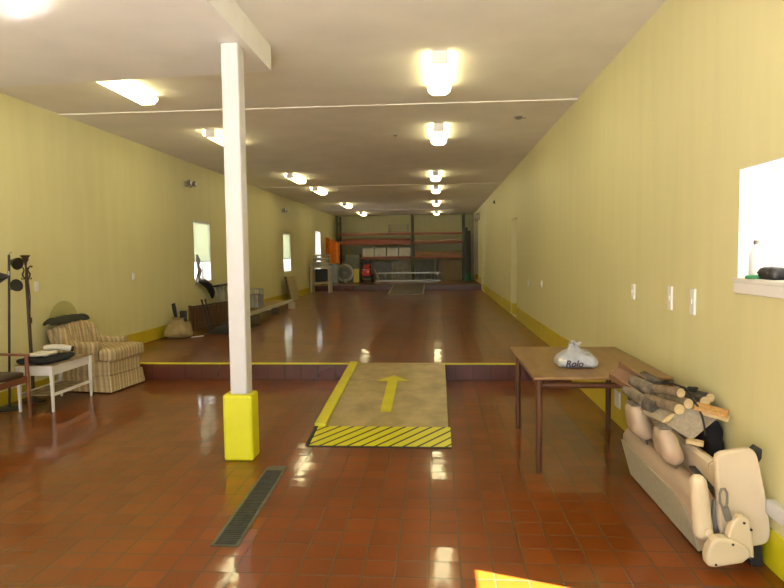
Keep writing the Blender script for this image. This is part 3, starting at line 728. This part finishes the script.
# ------------------------------------------------------------------ lamps
t = thing('floor_lamp', 'black floor lamp with three cone spot shades at left wall', 'lamp', (-4.575, 6.12, 0), rot=(0, .05, 0))
MB().lathe([(.0, 0), (.135, 0), (.135, .012), (.10, .022), (.02, .03), (.014, .05), (0, .05)], n=28).build('base', M['black'], t, smooth=True)
MB().cyl((0, 0, .04), (0, 0, 1.645), .012, n=12).build('pole', M['black'], t, smooth=True)
MB().cyl((0, 0, 1.43), (0, 0, 1.475), .017, n=12).build('collar', M['alu'], t, smooth=True)
MB().tube([(.0, 0, 1.64), (.008, 0, 1.665), (.03, 0, 1.67)], .006, 8).build('finial', M['alu'], t, smooth=True)
for (z, dx, dy, tilt) in ((1.575, 1, -.25, .45), (1.42, -1, -.25, .5), (1.30, 1, -.35, -.35)):
    d = Vector((dx * .9, dy, -tilt * .6 + .1)).normalized()
    p = Vector((dx * .02, 0, z))
    mb = MB(); pr = [(0, .022), (.02, .03), (.05, .045), (.085, .062), (.105, .066), (.105, .061), (.06, .03), (.02, .01)]
    pts = [p + d * a for a, r in pr]; 
    mb.tube(pts[:5], [r for a, r in pr[:5]], 18)
    sh = mb.build('lamp_shade', M['black'], t, smooth=True)
    MB().cyl((0, 0, z), p + d * .005, .009, n=8).build('arm', M['black'], sh, smooth=True)
t = thing('iron_torch_lamp', 'brown iron floor lamp with scrolled leaves below cup top', 'lamp', (-4.535, 6.46, 0), rot=(0, -.012, 0))
MB().lathe([(0, 0), (.12, 0), (.12, .015), (.05, .03), (.022, .06), (0, .06)], n=24).build('base', M['iron'], t, smooth=True)
MB().cyl((0, 0, .05), (0, 0, 1.40), .018, n=12).build('pole', M['iron'], t, smooth=True)
MB().lathe([(.012, 1.53), (.016, 1.56), (.035, 1.59), (.03, 1.605), (.052, 1.635), (.045, 1.64), (.02, 1.61), (0, 1.60)], n=16).build('cup', M['iron'], t, smooth=True)
for k in range(6):
    a = 2 * PI * k / 6; c, s_ = math.cos(a), math.sin(a)
    pr = [(.012, 1.37), (.035, 1.40), (.042, 1.43), (.022, 1.47), (.030, 1.50), (.055, 1.52), (.068, 1.515), (.066, 1.50)]
    MB().tube([(c * r, s_ * r, z) for r, z in pr], [.006, .007, .008, .006, .006, .006, .005, .003], 6).build('scroll', M['iron'], t, smooth=True)
    pr = [(.012, 1.40), (.03, 1.375), (.05, 1.375), (.055, 1.39)]
    MB().tube([(c * r, s_ * r, z) for r, z in pr], [.005, .005, .005, .003], 6).build('curl', M['iron'], t, smooth=True)
MB().cyl((0, 0, 1.39), (0, 0, 1.54), .010, n=10).build('stem', M['iron'], t, smooth=True)
t = thing('hanging_cable', 'thin dark cord with inline switch hanging on the left wall', 'cord', (XL, 6.76, -.05))
MB().tube([(.012, 0, 1.55), (.012, .01, 1.40), (.014, .025, 1.20), (.012, .01, 1.02), (.012, .015, .90)], .005, 8).build('wire', M['blackplastic'], t, smooth=True)
MB().rbox(.024, .03, .07, .01, (.014, .014, .93), n=6).build('switch', M['blackplastic'], t, smooth=True)

# ------------------------------------------------------------------ small wall fittings
def plate(side, y, z, label, w=.07, hgt=.115, cat='switch', name='light_switch', grp='plates on the right wall'):
    x = XR if side > 0 else XL
    t = thing(name, label, cat, (x, y, z), group=grp)
    s = -1 if side > 0 else 1
    MB().box(min(0, s * .014), max(0, s * .014), -w / 2, w / 2, -hgt / 2, hgt / 2).build('plate', M['plate'], t, bevel=.003)
    MB().box(min(s * .012, s * .022), max(s * .012, s * .022), -.008, .008, -.016, .016).build('toggle', M['plate'], t)
plate(1, 5.34, 1.26, 'white switch plate on right wall, farthest of the three above table', hgt=.13)
plate(1, 4.51, 1.265, 'white switch plate on right wall, middle of the three', hgt=.17)
plate(1, 4.12, 1.27, 'white switch plate on right wall, nearest to the window', hgt=.17)
plate(1, 9.95, 1.10, 'small faint switch plate on right wall beyond the table', cat='switch')
plate(1, 11.4, 1.05, 'small faint switch plate on right wall near first door recess', cat='switch')
plate(-1, 9.24, 1.30, 'small outlet plate on left wall above the yellow skirting', grp='plates on the left wall', cat='outlet', name='wall_outlet')
plate(-1, 6.92, 1.27, 'pale outlet plate beside hanging cord on left wall', grp='plates on the left wall', cat='outlet', name='wall_outlet')
t = thing('wall_vent', 'white vent cover low on right wall under the brown table', 'vent', (XR - .012, 5.72, .24))
MB().box(-.012, 0, -.08, .08, -.075, .075).build('cover', M['plate'], t, bevel=.003)
mb = MB()
for k in range(6): mb.box(-.016, -.012, -.065, .065, -.06 + k * .022, -.05 + k * .022)
mb.build('louvre', M['housing'], t)
def emergency(y, z, label):
    t = thing('wall_mounted_emergency_light', label, 'emergency light', (XL, y, z), group='emergency lights on the left wall')
    MB().box(0, .06, -.13, .13, -.05, .05).build('case', M['machine'], t, bevel=.01)
    for s in (-1, 1):
        hd = MB().lathe([(.03, -.03), (.05, .0), (.055, .04), (.048, .045), (0, .045)], n=16, mx=Matrix.Translation((.085, s * .12, .02)) @ Matrix.Rotation(PI / 2, 4, 'Y')).build('lamp_head', M['steel'], t, smooth=True)
        MB().lathe([(0, 0), (.045, 0), (.04, .008), (0, .012)], n=16, mx=Matrix.Translation((.129, s * .12, .02)) @ Matrix.Rotation(PI / 2, 4, 'Y')).build('lens', M['plate'], hd, smooth=True)
emergency(11.45, 2.98, 'twin-head emergency light on left wall above the nearest window')
emergency(18.7, 2.99, 'twin-head emergency light on left wall above the middle window')
t = thing('smoke_detector', 'small metal detector on ceiling near the right wall', 'detector', (1.09, 8.4, ZC))
MB().lathe([(0, -.035), (.03, -.035), (.05, -.02), (.055, 0), (0, 0)], n=18).build('housing', M['steel'], t, smooth=True)
MB().box(.03, .10, -.008, .008, -.03, -.018).build('arm', M['steel'], t)
t = thing('ceiling_hook', 'small hook on ceiling left of the right light row', 'hook', (-.63, 9.45, ZC))
MB().lathe([(0, -.01), (.03, -.01), (.035, 0), (0, 0)], n=14).build('rose', M['steel'], t, smooth=True)
MB().tube([(0, 0, -.008), (0, 0, -.03), (.012, 0, -.04), (.018, 0, -.028)], .004, 6).build('hook', M['steel'], t, smooth=True)

# window things on the right sill
t = thing('bottle', 'cloudy white bottle with grey cap standing on right windowsill', 'bottle', (XR + .045, 3.44, 1.45))
MB().lathe([(0, 0), (.034, 0), (.036, .01), (.036, .12), (.028, .155), (.014, .17), (.014, .185), (0, .185)], n=18).build('body', M['bottleclear'], t, smooth=True)
MB().lathe([(0, .182), (.016, .182), (.016, .205), (0, .205)], n=14).build('cap', M['greyplastic'], t, smooth=True)
tag(MB().lathe([(0, 0), (.045, 0), (.045, .016), (.035, .02), (0, .02)], c=(XR + .0, 3.36, 1.45), n=20).build('plastic_disc', M['greenplastic'], None, smooth=True), 'green round lid on the right windowsill', 'lid')
t = thing('black_case', 'rounded black case lying on the right windowsill', 'case', (XR + .03, 3.235, 1.45))
MB().rbox(.10, .15, .065, .028, (0, 0, .0325), n=10).build('case_body', M['blackplastic'], t, smooth=True)
MB().tube([(-.052, -.05, .035), (-.06, -.02, .045), (-.06, .02, .045), (-.052, .05, .035)], .005, 6).build('strap', M['belt'], t, smooth=True)
t = thing('spray_bottle', 'grey spray bottle at right edge of the windowsill', 'bottle', (XR + .09, 3.13, 1.45))
MB().lathe([(0, 0), (.03, 0), (.032, .09), (.014, .12), (.012, .14), (0, .14)], n=16).build('body', M['greyplastic'], t, smooth=True)
MB().box(-.012, .012, -.015, .04, .138, .165).build('trigger_head', M['plate'], t, bevel=.004)

# ------------------------------------------------------------------ ceiling lights
def fixture(name_label, x, y, L=1.15):
    t = thing('ceiling_light', name_label, 'ceiling light', (x, y, ZC), group='fluorescent ceiling lights')
    MB().box(-.07, .07, -L / 2, L / 2, -.035, 0).build('housing', M['housing'], t, bevel=.006)
    MB().prism([(-.125, -.036), (-.115, -.075), (-.07, -.105), (.07, -.105), (.115, -.075), (.125, -.036)], 'y', -L / 2 + .02, L / 2 - .02).build('diffuser', M['tube'], t)
    for e in (-1, 1):
        MB().box(-.075, .075, e * (L / 2 - .008) - .012, e * (L / 2 - .008) + .012, -.112, -.02).build('end_cap', M['housing'], t, bevel=.004)
    return t
ords = ['nearest', 'second', 'third', 'fourth', 'fifth', 'farthest']
RY = [6.20, 9.25, 14.1, 17.0, 21.6, 26.7]
LY = [6.22, 9.25, 14.0, 16.8, 21.9, 26.5]
f0 = fixture('fluorescent ceiling light, nearest of the right-hand row', .03, RY[0])
for k in range(1, 6): dup(f0, (.03 if k < 2 else -.03, RY[k], ZC), 'fluorescent ceiling light, %s of the right-hand row' % ords[k] if k in (5,) else 'fluorescent ceiling light, %s from the front in right-hand row' % ords[k])
for k in range(6): dup(f0, (-3.24, LY[k], ZC), ('fluorescent ceiling light just beyond the soffit, nearest in left-hand row' if k == 0 else 'fluorescent ceiling light, %s in left-hand row' % (ords[k] + (' from the front' if k < 5 else ''))))

# ------------------------------------------------------------------ left wall of the raised hall
t = thing('burlap_sack', 'tan burlap sack slumped against left wall holding black tools', 'sack', (-4.46, 10.2, ZS))
def sackf(p):
    z = max(0, p.z + .17); k = 1.05 - .5 * (z / .34) ** 1.6
    n_ = .03 * noise.noise(Vector((p.x * 6, p.y * 6, p.z * 6)))
    return (p.x * k + n_, p.y * k + n_, p.z + n_ * (1 if z > .03 else 0))
MB().rbox(.46, .40, .34, .12, (0, 0, .17), n=16, fn=sackf).build('sack_body', M['burlap'], t, smooth=True)
MB().lathe([(.09, .28), (.11, .32), (.13, .345), (.115, .345), (.08, .31)], n=20).build('rim', M['burlap'], t, smooth=True)
t = thing('black_paddle', 'black flat stick poking up out of the burlap sack', 'stick', (-4.49, 10.2, ZS + .20), rot=(0, -.16, 0))
MB().prism([(-.02, 0), (.02, 0), (.035, .30), (.03, .40), (-.03, .39), (-.035, .30)], 'y', -.012, .012).build('blade', M['black'], t, bevel=.004)
tag(MB().box(-4.43, -4.33, 10.16, 10.24, ZS + .27, ZS + .46).build('black_box', M['blackplastic'], None, bevel=.006), 'small black box standing in mouth of the burlap sack', 'box')
tag(MB().bar((-4.22, 10.12, ZS + .012), (-4.05, 10.25, ZS + .02), .02, .016).build('white_stick', M['whitewood'], None, bevel=.003), 'white stick on the floor between sack and crib panel', 'stick')

# the iron crib panel
dy, dx = 1.75, .30
t = thing('crib_panel', 'brown iron barred crib panel on floor along left wall', 'crib panel', (-4.42, 10.55, ZS), rz=math.atan2(-dx, dy) * 1.0)
hh = .50
for y in (0, 1.75): MB().box(-.02, .02, y, y + .05, 0, hh + .02).build('end_post', M['cribwood'], t, bevel=.004)
MB().box(-.018, .018, .05, 1.75, hh - .03, hh).build('top_rail', M['rust'], t, bevel=.004)
MB().box(-.018, .018, .05, 1.75, .05, .08).build('bottom_rail', M['rust'], t, bevel=.004)
for k in range(16):
    y = .13 + k * .1
    MB().cyl((0, y, .08), (0, y, hh - .03), .008, n=8).build('bar', M['rust'], t, smooth=True)
MB().box(-.035, -.02, .05, 1.75, .08, hh - .04).build('backing_board', M['cribwood'], t)
for (y0, lab) in ((10.95, 'dark iron rod leaning on crib panel, left of the two'), (11.12, 'dark iron rod leaning on crib panel, right of the two')):
    tag(MB().tube([(-4.22, y0 + .02, ZS + .02), (-4.33, y0, ZS + .52), (-4.345, y0, ZS + .60)], [.014, .014, .02], 8).build('iron_rod', M['black'], None, smooth=True), lab, 'rod', 'rods against crib panel')
def tarp(u, v):
    x = -4.20 + .62 * u; y = 10.55 + 1.5 * v
    z = ZS + .015 + .13 * math.sin(PI * u) * math.sin(PI * v) ** .6 + .05 * noise.noise(Vector((u * 4, v * 7, 2))) * math.sin(PI * u) * math.sin(PI * v)
    return (x, y, max(ZS + .012, z))
tag(MB().sheet(16, 24, tarp, .01).build('black_tarp', M['blackcloth'], None, smooth=True), 'black tarp heaped on the floor in front of crib panel', 'tarp')
t = thing('board_bundle', 'grey weathered boards leaning on left wall behind the column', 'boards', (-4.44, 12.7, ZS), rot=(0, -.14, 0))
for k in range(6):
    MB().box(-.02 + .01 * k, .005 + .01 * k, -.45 + k * .19, -.31 + k * .19, 0, .80 - .03 * (k % 3)).build('board', M['greyboard'], t, bevel=.003)
MB().box(-.04, .09, -.5, .75, .77, .81).build('dark_cap', M['black'], t, bevel=.004)
t = thing('wire_crate', 'grey wire crate beside column, on the left wall planks', 'crate', (-4.12, 13.3, ZS + .23))
mb = MB()
for z in (.02, .16, .30, .42): mb.box(-.2, .2, -.2, -.19, z, z + .01).box(-.2, .2, .19, .2, z, z + .01).box(-.2, -.19, -.2, .2, z, z + .01).box(.19, .2, -.2, .2, z, z + .01)
for k in range(6):
    a = -.2 + k * .078
    for s in (-.2, .19): mb.box(a, a + .01, s, s + .01, .02, .43).box(s, s + .01, a, a + .01, .02, .43)
mb.build('wire_sides', M['steel'], t)
MB().box(-.19, .19, -.19, .19, .02, .30).build('packed_contents', M['greyboard'], t)
t = thing('long_plank', 'long brown plank lying along left wall on pale blocks', 'plank', (-4.13, 12.65, ZS))
MB().box(-.22, .22, -.1, 3.0, .17, .228).build('board', M['plank'], t, bevel=.004)
tag(MB().bar((-3.84, 11.95, ZS + .205), (-3.86, 16.0, ZS + .205), .05, .07).build('timber_beam', M['paleblock'], None, bevel=.004), 'pale squared timber beam lying on blocks along left wall', 'beam')
for k, (x, y, lab) in enumerate(((-3.82, 12.5, 'dark block holding near end of timber beam beside column'), (-3.83, 14.2, 'dark block under the middle of the timber beam'), (-3.835, 15.8, 'pale block under far end of the timber beam'))):
    tag(MB().box(x - .075, x + .075, y - .09, y + .09, ZS, ZS + .168).build('support_block', M['darkboard' if k < 2 else 'paleblock'], None, bevel=.005), lab, 'block', 'blocks under the timber')
for k, y in enumerate((12.75, 15.4)):
    tag(MB().box(-4.42, -4.30, y - .07, y + .07, ZS, ZS + .168).build('support_block', M['paleblock'], None, bevel=.005), ['pale block under near end of the long brown plank', 'pale block under far end of the long brown plank'][k], 'block', 'blocks under the plank')
t = thing('plywood_sheet', 'sheet of plywood leaning on left wall below middle window', 'board', (-4.45, 18.75, ZS), rot=(0, -.20, 0))
MB().box(-.012, .012, -.42, .62, 0, .76).build('sheet', M['plyboard'], t, bevel=.003)
MB().box(-.03, -.014, -.52, -.36, 0, .78).build('edge_frame', M['darkboard'], t)

# dark figure of hooks / tools at the first window
t = thing('hanging_tool', 'dark tangled tool hanging at corner of nearest left window', 'tool', (XL + .055, 12.0, 1.02))
MB().tube([(-.06, -.16, .62), (-.05, -.13, .52), (-.05, -.15, .40), (-.04, -.10, .30), (-.03, -.18, .16), (.0, -.10, .06)], [.02, .045, .03, .045, .025, .04], 10).build('handle', M['greyplastic'], t, smooth=True)
MB().tube([(0, -.24, .09), (.02, -.05, .07), (.05, .15, -.02), (.06, .28, -.16), (.05, .32, -.28)], [.02, .07, .075, .06, .02], 10).build('dark_head', M['blackplastic'], t, smooth=True)
MB().tube([(-.05, -.30, .02), (-.04, -.25, .18), (-.04, -.16, .30)], .018, 8).build('strap', M['greyplastic'], t, smooth=True)

# ------------------------------------------------------------------ back of the hall
t = thing('machine_stand', 'bench machine on pale tall legs at far left wall', 'machine', (-4.32, 22.5, ZS))
for x in (-.33, .33):
    for y in (-.25, .25):
        MB().box(x - .035, x + .035, y - .03, y + .03, 0, .95).build('leg', M['paleblock'], t, bevel=.004)
MB().box(-.36, .36, -.28, .28, .92, .98).build('stand_top', M['paleblock'], t, bevel=.005)
MB().box(-.33, .33, -.24, -.20, .34, .40).box(-.33, .33, .20, .24, .34, .40).build('cross_rail', M['paleblock'], t)
MB().box(-.20, .26, -.16, .16, .42, .88).build('motor_box', M['black'], t, bevel=.02)
MB().box(-.30, .30, -.22, .22, .98, 1.14).build('machine_base', M['machine'], t, bevel=.02)
MB().box(-.27, .33, -.24, .24, 1.20, 1.30).box(-.25, -.20, -.2, .2, 1.12, 1.22).box(.20, .25, -.2, .2, 1.12, 1.22).build('machine_head', M['machine'], t, bevel=.02)
MB().box(-.25, .30, -.2, .2, 1.36, 1.42).box(-.2, -.17, -.15, .15, 1.30, 1.37).box(.2, .23, -.15, .15, 1.30, 1.37).build('top_plate', M['paleblock'], t, bevel=.01)
def orf(u, v):
    x = -4.70 + .58 * u; z = 1.26 + 1.11 * v - .25 * u * v
    return (x, 25.6 + .10 * math.sin(u * 13) + .06 * noise.noise(Vector((u * 5, v * 5, 0))), z + .08 * noise.noise(Vector((u * 9, v * 2, 5))))
tag(MB().sheet(24, 12, orf, .015).build('orange_sheet', M['orange'], None, smooth=True), 'crumpled orange sheet hanging on left wall before the racks', 'sheet')
tag(MB().box(-4.58, -4.20, 25.45, 25.75, ZS2, 1.235).build('grey_barrel_crate', M['greypanel'], None, bevel=.02), 'grey crate below the orange sheet on the back floor', 'crate')

# pallet racking
YR = 27.3
R0, R1, R2 = -4.48, -1.12, 1.17
t = thing('storage_rack', 'tall pallet rack with orange beams across the back wall', 'rack', (0, YR, ZS2))
for x in (R0, R1, R2):
    for y in (0, .9):
        MB().box(x - .05, x + .05, y - .04, y + .04, 0, 2.94).build('upright', M['rackgreen'], t)
    mb = MB()
    for z in (.3, 1.0, 1.7, 2.4): mb.bar((x, .02, z), (x, .88, z + .4), .03, .03)
    mb.build('brace', M['rackgreen'], t)
ZB1, ZB2, ZB3 = 2.53 - ZS2, 2.13 - ZS2, 1.46 - ZS2
for (a, b, z, hgt) in ((R0, R1, ZB1, .07), (R1, R2, ZB1, .07), (R0, R1, ZB2, .15), (R1, R2, ZB2, .08), (-3.45, R1, ZB3, .10), (R1, R2, ZB3, .08)):
    for y in (-.01, .9):
        MB().box(a + .05, b - .05, y - .03, y + .03, z - hgt / 2, z + hgt / 2).build('beam', M['rackbeam'], t)
    MB().box(a + .05, b - .05, .02, .87, z + hgt / 2 - .03, z + hgt / 2).build('shelf_board', M['rackdeck'], t)
MB().box(-.07, .05, -.02, .06, 0, ZB3 - .05).build('mid_post', M['rackgreen'], t)
MB().box(-3.50, -3.42, -.02, .06, 0, ZB3 + .05).build('mid_post', M['rackgreen'], t)
# loads on the shelves
zz3 = ZS2 + ZB3 + .05
for k in range(4):
    x = -3.36 + k * .55
    bx = thing('storage_box', 'pale storage box on left rack bay, %s from left of four' % ['first', 'second', 'third', 'fourth'][k], 'box', (x + .26, YR + .25, zz3 + .003), group='pale boxes on the rack')
    MB().box(-.25, .25, -.2, .2, 0, .40).build('box_body', M['palepanel'], bx, bevel=.01)
    MB().box(-.255, .255, -.205, .205, .37, .42).build('lid', M['greypanel'], bx, bevel=.008)
tag(MB().box(R1 + .15, R2 - .12, YR + .05, YR + .30, ZS2 + ZB3 + .045, ZS2 + ZB3 + .24).build('plank_stack', M['rackdeck'], None, bevel=.01), 'brown plank stack on lowest shelf of right rack bay', 'planks')
tag(MB().box(R1 + .1, R2 - .1, YR + .06, YR + .35, ZS2 + ZB2 + .045, ZS2 + ZB2 + .13).build('plank_stack', M['card'], None, bevel=.01), 'thin tan plank stack on middle shelf of right rack bay', 'planks')
tag(MB().box(R0 + .2, R1 - .1, YR + .05, YR + .38, ZS2 + ZB2 + .08, ZS2 + ZB2 + .17).build('plank_stack', M['rackbeam'], None, bevel=.01), 'reddish plank stack on middle shelf of left rack bay', 'planks')
t = thing('slatted_crate', 'low slatted frame on top shelf of the left rack bay', 'crate', (-1.75, YR + .3, ZS2 + ZB1 + .036))
for k in range(3): MB().box(-.45, .45, -.2, -.17, .06 + k * .13, .10 + k * .13).build('slat', M['greyboard'], t)
MB().box(-.45, -.41, -.2, .2, 0, .40).box(.41, .45, -.2, .2, 0, .40).build('frame', M['greyboard'], t)
# sheets standing below
for (x0_, x1_, m, lab, hgt) in ((-3.0, -2.1, 'greypanel', 'grey panel standing under left rack bay behind the ladder', .86), (-2.05, -1.25, 'greyboard', 'weathered grey board under left rack bay next to middle upright', .92), (-1.0, -.15, 'greypanel', 'dark grey panel standing under right rack bay, left half', .93), (.10, 1.05, 'card', 'tan cardboard sheet standing under right rack bay, right half', .90)):
    o = tag(MB().box(x0_, x1_, -.02, .02, 0, hgt).build('standing_sheet', M[m], None, bevel=.004), lab, 'panel', 'panels under the rack'); o.location = (0, YR + .45, ZS2); o.rotation_euler = (-.05, 0, 0)
tag(MB().box(-4.2, -3.5, YR + .1, YR + .6, ZS2, ZS2 + 1.2).build('grey_cabinet', M['greypanel'], None, bevel=.02), 'grey cabinet under the left end of the rack', 'cabinet')
def wed(u, v): return (-4.25 + .95 * u, YR - .25 + .35 * v, ZS2 + 1.32 - .22 * u * u + .02 * math.sin(u * 7))
# ladder lying on its side
t = thing('ladder', 'aluminium ladder lying on its edge before the rack', 'ladder', (-1.30, YR - .45, ZS2))
for z in (.035, .37): MB().box(-1.42, 1.42, -.02, .02, z - .03, z + .03).build('side_rail', M['alu'], t, bevel=.004)
for k in range(10):
    x = -1.3 + k * .29
    MB().cyl((x, 0, .06), (x, 0, .35), .018, n=8).build('rung', M['alu'], t, smooth=True)
# wheel
t = thing('wheel', 'upright wheel with pale rim leaning before left rack', 'wheel', (-4.02, 26.3, ZS2))
rot = Matrix.Translation((0, 0, .40)) @ Matrix.Rotation(PI / 2, 4, 'X')
def ring(R, r, m, name, par):
    mb = MB(); pr = []
    pts = [(R * math.cos(2 * PI * k / 32), 0, .40 + R * math.sin(2 * PI * k / 32)) for k in range(33)]
    return mb.tube(pts, r, 10, caps=False).build(name, M[m], par, smooth=True)
ring(.345, .055, 'palepanel', 'rim', t); ring(.27, .04, 'steel', 'inner_ring', t)
MB().lathe([(0, -.04), (.24, -.04), (.25, 0), (.24, .04), (0, .04)], n=28, mx=rot).build('disc', M['greypanel'], t, smooth=True)
MB().lathe([(0, -.07), (.06, -.07), (.07, .07), (0, .07)], n=16, mx=rot).build('hub', M['steel'], t, smooth=True)
tag(MB().box(-3.62, -3.36, 26.1, 26.4, ZS2, ZS2 + .58).build('yellow_crate', M['paleyellow'], None, bevel=.02), 'dull yellow box between the wheel and red machine', 'box')
tag(MB().lathe([(0, 0), (.09, 0), (.10, .1), (.07, .14), (0, .14)], c=(-3.92, 25.85, ZS2), n=16).build('metal_pot', M['alu'], None, smooth=True), 'shiny small metal pot on floor before the wheel', 'pot')
# red garden machine
t = thing('garden_machine', 'red walk-behind garden machine parked before the left rack', 'machine', (-3.05, 26.3, ZS2))
MB().rbox(.38, .50, .30, .08, (0, 0, .42), n=10).build('engine_cowl', M['redpaint'], t, smooth=True)
MB().rbox(.26, .3, .18, .05, (0, .05, .66), n=8).build('fuel_tank', M['redpaint'], t, smooth=True)
MB().box(-.16, .16, -.2, .2, .16, .30).build('chassis', M['black'], t, bevel=.01)
for s in (-1, 1):
    w = MB().lathe([(0, -.05), (.15, -.05), (.18, -.03), (.18, .03), (.15, .05), (0, .05)], n=22, mx=Matrix.Translation((s * .24, 0, .18)) @ Matrix.Rotation(PI / 2, 4, 'Y')).build('tyre', M['rubber'], t, smooth=True)
    MB().lathe([(0, -.055), (.07, -.055), (.07, .055), (0, .055)], n=14, mx=Matrix.Translation((s * .24, 0, .18)) @ Matrix.Rotation(PI / 2, 4, 'Y')).build('hubcap', M['alu'], w)
    MB().tube([(s * .14, .15, .5), (s * .20, -.25, .85), (s * .22, -.45, .98)], .016, 8).build('handle', M['black'], t, smooth=True)
MB().rbox(.30, .12, .14, .04, (0, -.02, .86), n=8).build('black_console', M['blackplastic'], t, smooth=True)
MB().cyl((-.1, -.26, .55), (-.1, -.24, .55), .035, n=12).cyl((.08, -.26, .45), (.08, -.24, .45), .03, n=12).build('headlamp', M['plate'], t)
MB().bar((.30, .0, .62), (.55, -.1, .0), .05, .04).build('discharge_chute', M['greyboard'], t, bevel=.006)
# mat on the lower floor in front of the back step
t = thing('loading_ramp', 'flat metal-edged ramp board leading up to the back step', 'ramp', (-1.10, 22.2, ZS))
MB().prism([(-1.3, .004), (-1.3, .02), (1.22, ZS2 - ZS + .02), (1.22, ZS2 - ZS - .0)], 'x', -.58, .58).build('board', M['darkboard'], t)
MB().prism([(-1.33, .004), (-1.33, .03), (-1.24, .035), (-1.24, .01)], 'x', -.62, .62).prism([(-1.3, .006), (-1.3, .03), (1.22, ZS2 - ZS + .03), (1.22, ZS2 - ZS)], 'x', .57, .62).prism([(-1.3, .006), (-1.3, .03), (1.22, ZS2 - ZS + .03), (1.22, ZS2 - ZS)], 'x', -.62, -.57).build('metal_edge', M['greyboard'], t)
# boards leaning by the right corner
for k, (x, w, m, lab) in enumerate(((1.27, .12, 'rackgreen', 'narrow dark board leaning at right end of rack'), (1.40, .13, 'darkboard', 'middle brown board leaning at right end of rack'), (1.53, .10, 'greyboard', 'grey board leaning next to right wall beyond the rack'))):
    o = tag(MB().box(-w / 2, w / 2, -.02, .02, 0, 2.35 - .15 * k).build('leaning_board', M[m], None, bevel=.004), lab, 'board', 'boards at the back right corner'); o.location = (x, 26.9 + .05 * k, ZS2); o.rotation_euler = (-.12, 0, 0)
def gb(p): return (p.x + .03 * noise.noise(p * 9), p.y, p.z + .04 * noise.noise(p * 7 + Vector((3, 0, 0))))
tag(MB().rbox(.26, .24, .36, .09, (1.30, 26.35, ZS2 + .18), n=10, fn=gb).build('green_bag', M['greenplastic'], None, smooth=True), 'green bag on back floor below the leaning boards', 'bag')
t = thing('wall_horn', 'pale speaker box high on right wall near the back', 'speaker', (XR, 24.6, 3.05))
MB().box(-.16, 0, -.3, .3, -.12, .14).build('case', M['paleblock'], t, bevel=.01)
MB().box(-.17, -.16, -.25, .25, -.09, .11).build('grille', M['greyboard'], t)
t = thing('wall_sensor', 'tiny dark sensor high on right wall', 'sensor', (XR, 18.0, 3.08))
MB().rbox(.05, .07, .09, .02, (-.025, 0, 0), n=6).build('case', M['greyplastic'], t, smooth=True)
MB().rbox(.012, .03, .03, .005, (-.053, 0, -.015), n=4).build('lens', M['blackplastic'], t, smooth=True)

# ------------------------------------------------------------------ light, sky, camera
w = bpy.data.worlds.new('World'); S.world = w; w.use_nodes = True
bg = w.node_tree.nodes['Background']; bg.inputs['Color'].default_value = (.93, .97, 1.0, 1); bg.inputs['Strength'].default_value = 4.2
sd = bpy.data.lights.new('sun', 'SUN'); sd.energy = 130; sd.angle = math.radians(.53); sd.color = (1, .96, .90)
so = bpy.data.objects.new('sun', sd); C.objects.link(so)
so.rotation_euler = Vector((-1, .33, -1)).to_track_quat('-Z', 'Y').to_euler(); so.location = (8, 0, 9)

def norm(v): return Vector(v).normalized()
f = 611.; VP = (437.5, 254.); roll = .0116
Yc = norm((VP[0] - 392, -(VP[1] - 294), f))
z = -(-roll * Yc.x + Yc.y) / Yc.z
Zc = norm((-roll, 1, z)); Xc = Yc.cross(Zc)
if Xc.x < 0: Xc = -Xc
MM = Matrix((Xc, Yc, Zc))
right, up, fwd = MM @ Vector((1, 0, 0)), MM @ Vector((0, 1, 0)), MM @ Vector((0, 0, 1))
cd = bpy.data.cameras.new('camera'); cam = bpy.data.objects.new('camera', cd); C.objects.link(cam)
cd.sensor_fit = 'HORIZONTAL'; cd.sensor_width = 36; cd.lens = f / 784 * 36; cd.clip_start = .05; cd.clip_end = 300
R = Matrix((right, up, -fwd)).transposed()
cam.matrix_world = Matrix.Translation((0, 0, 1.6)) @ R.to_4x4()
S.camera = cam
S.view_settings.view_transform = 'Standard'; S.view_settings.look = 'None'; S.view_settings.gamma = 1; S.view_settings.use_curve_mapping = False
S.view_settings.exposure = -0.18
S.cycles.blur_glossy = 0
S.cycles.sample_clamp_indirect = 0
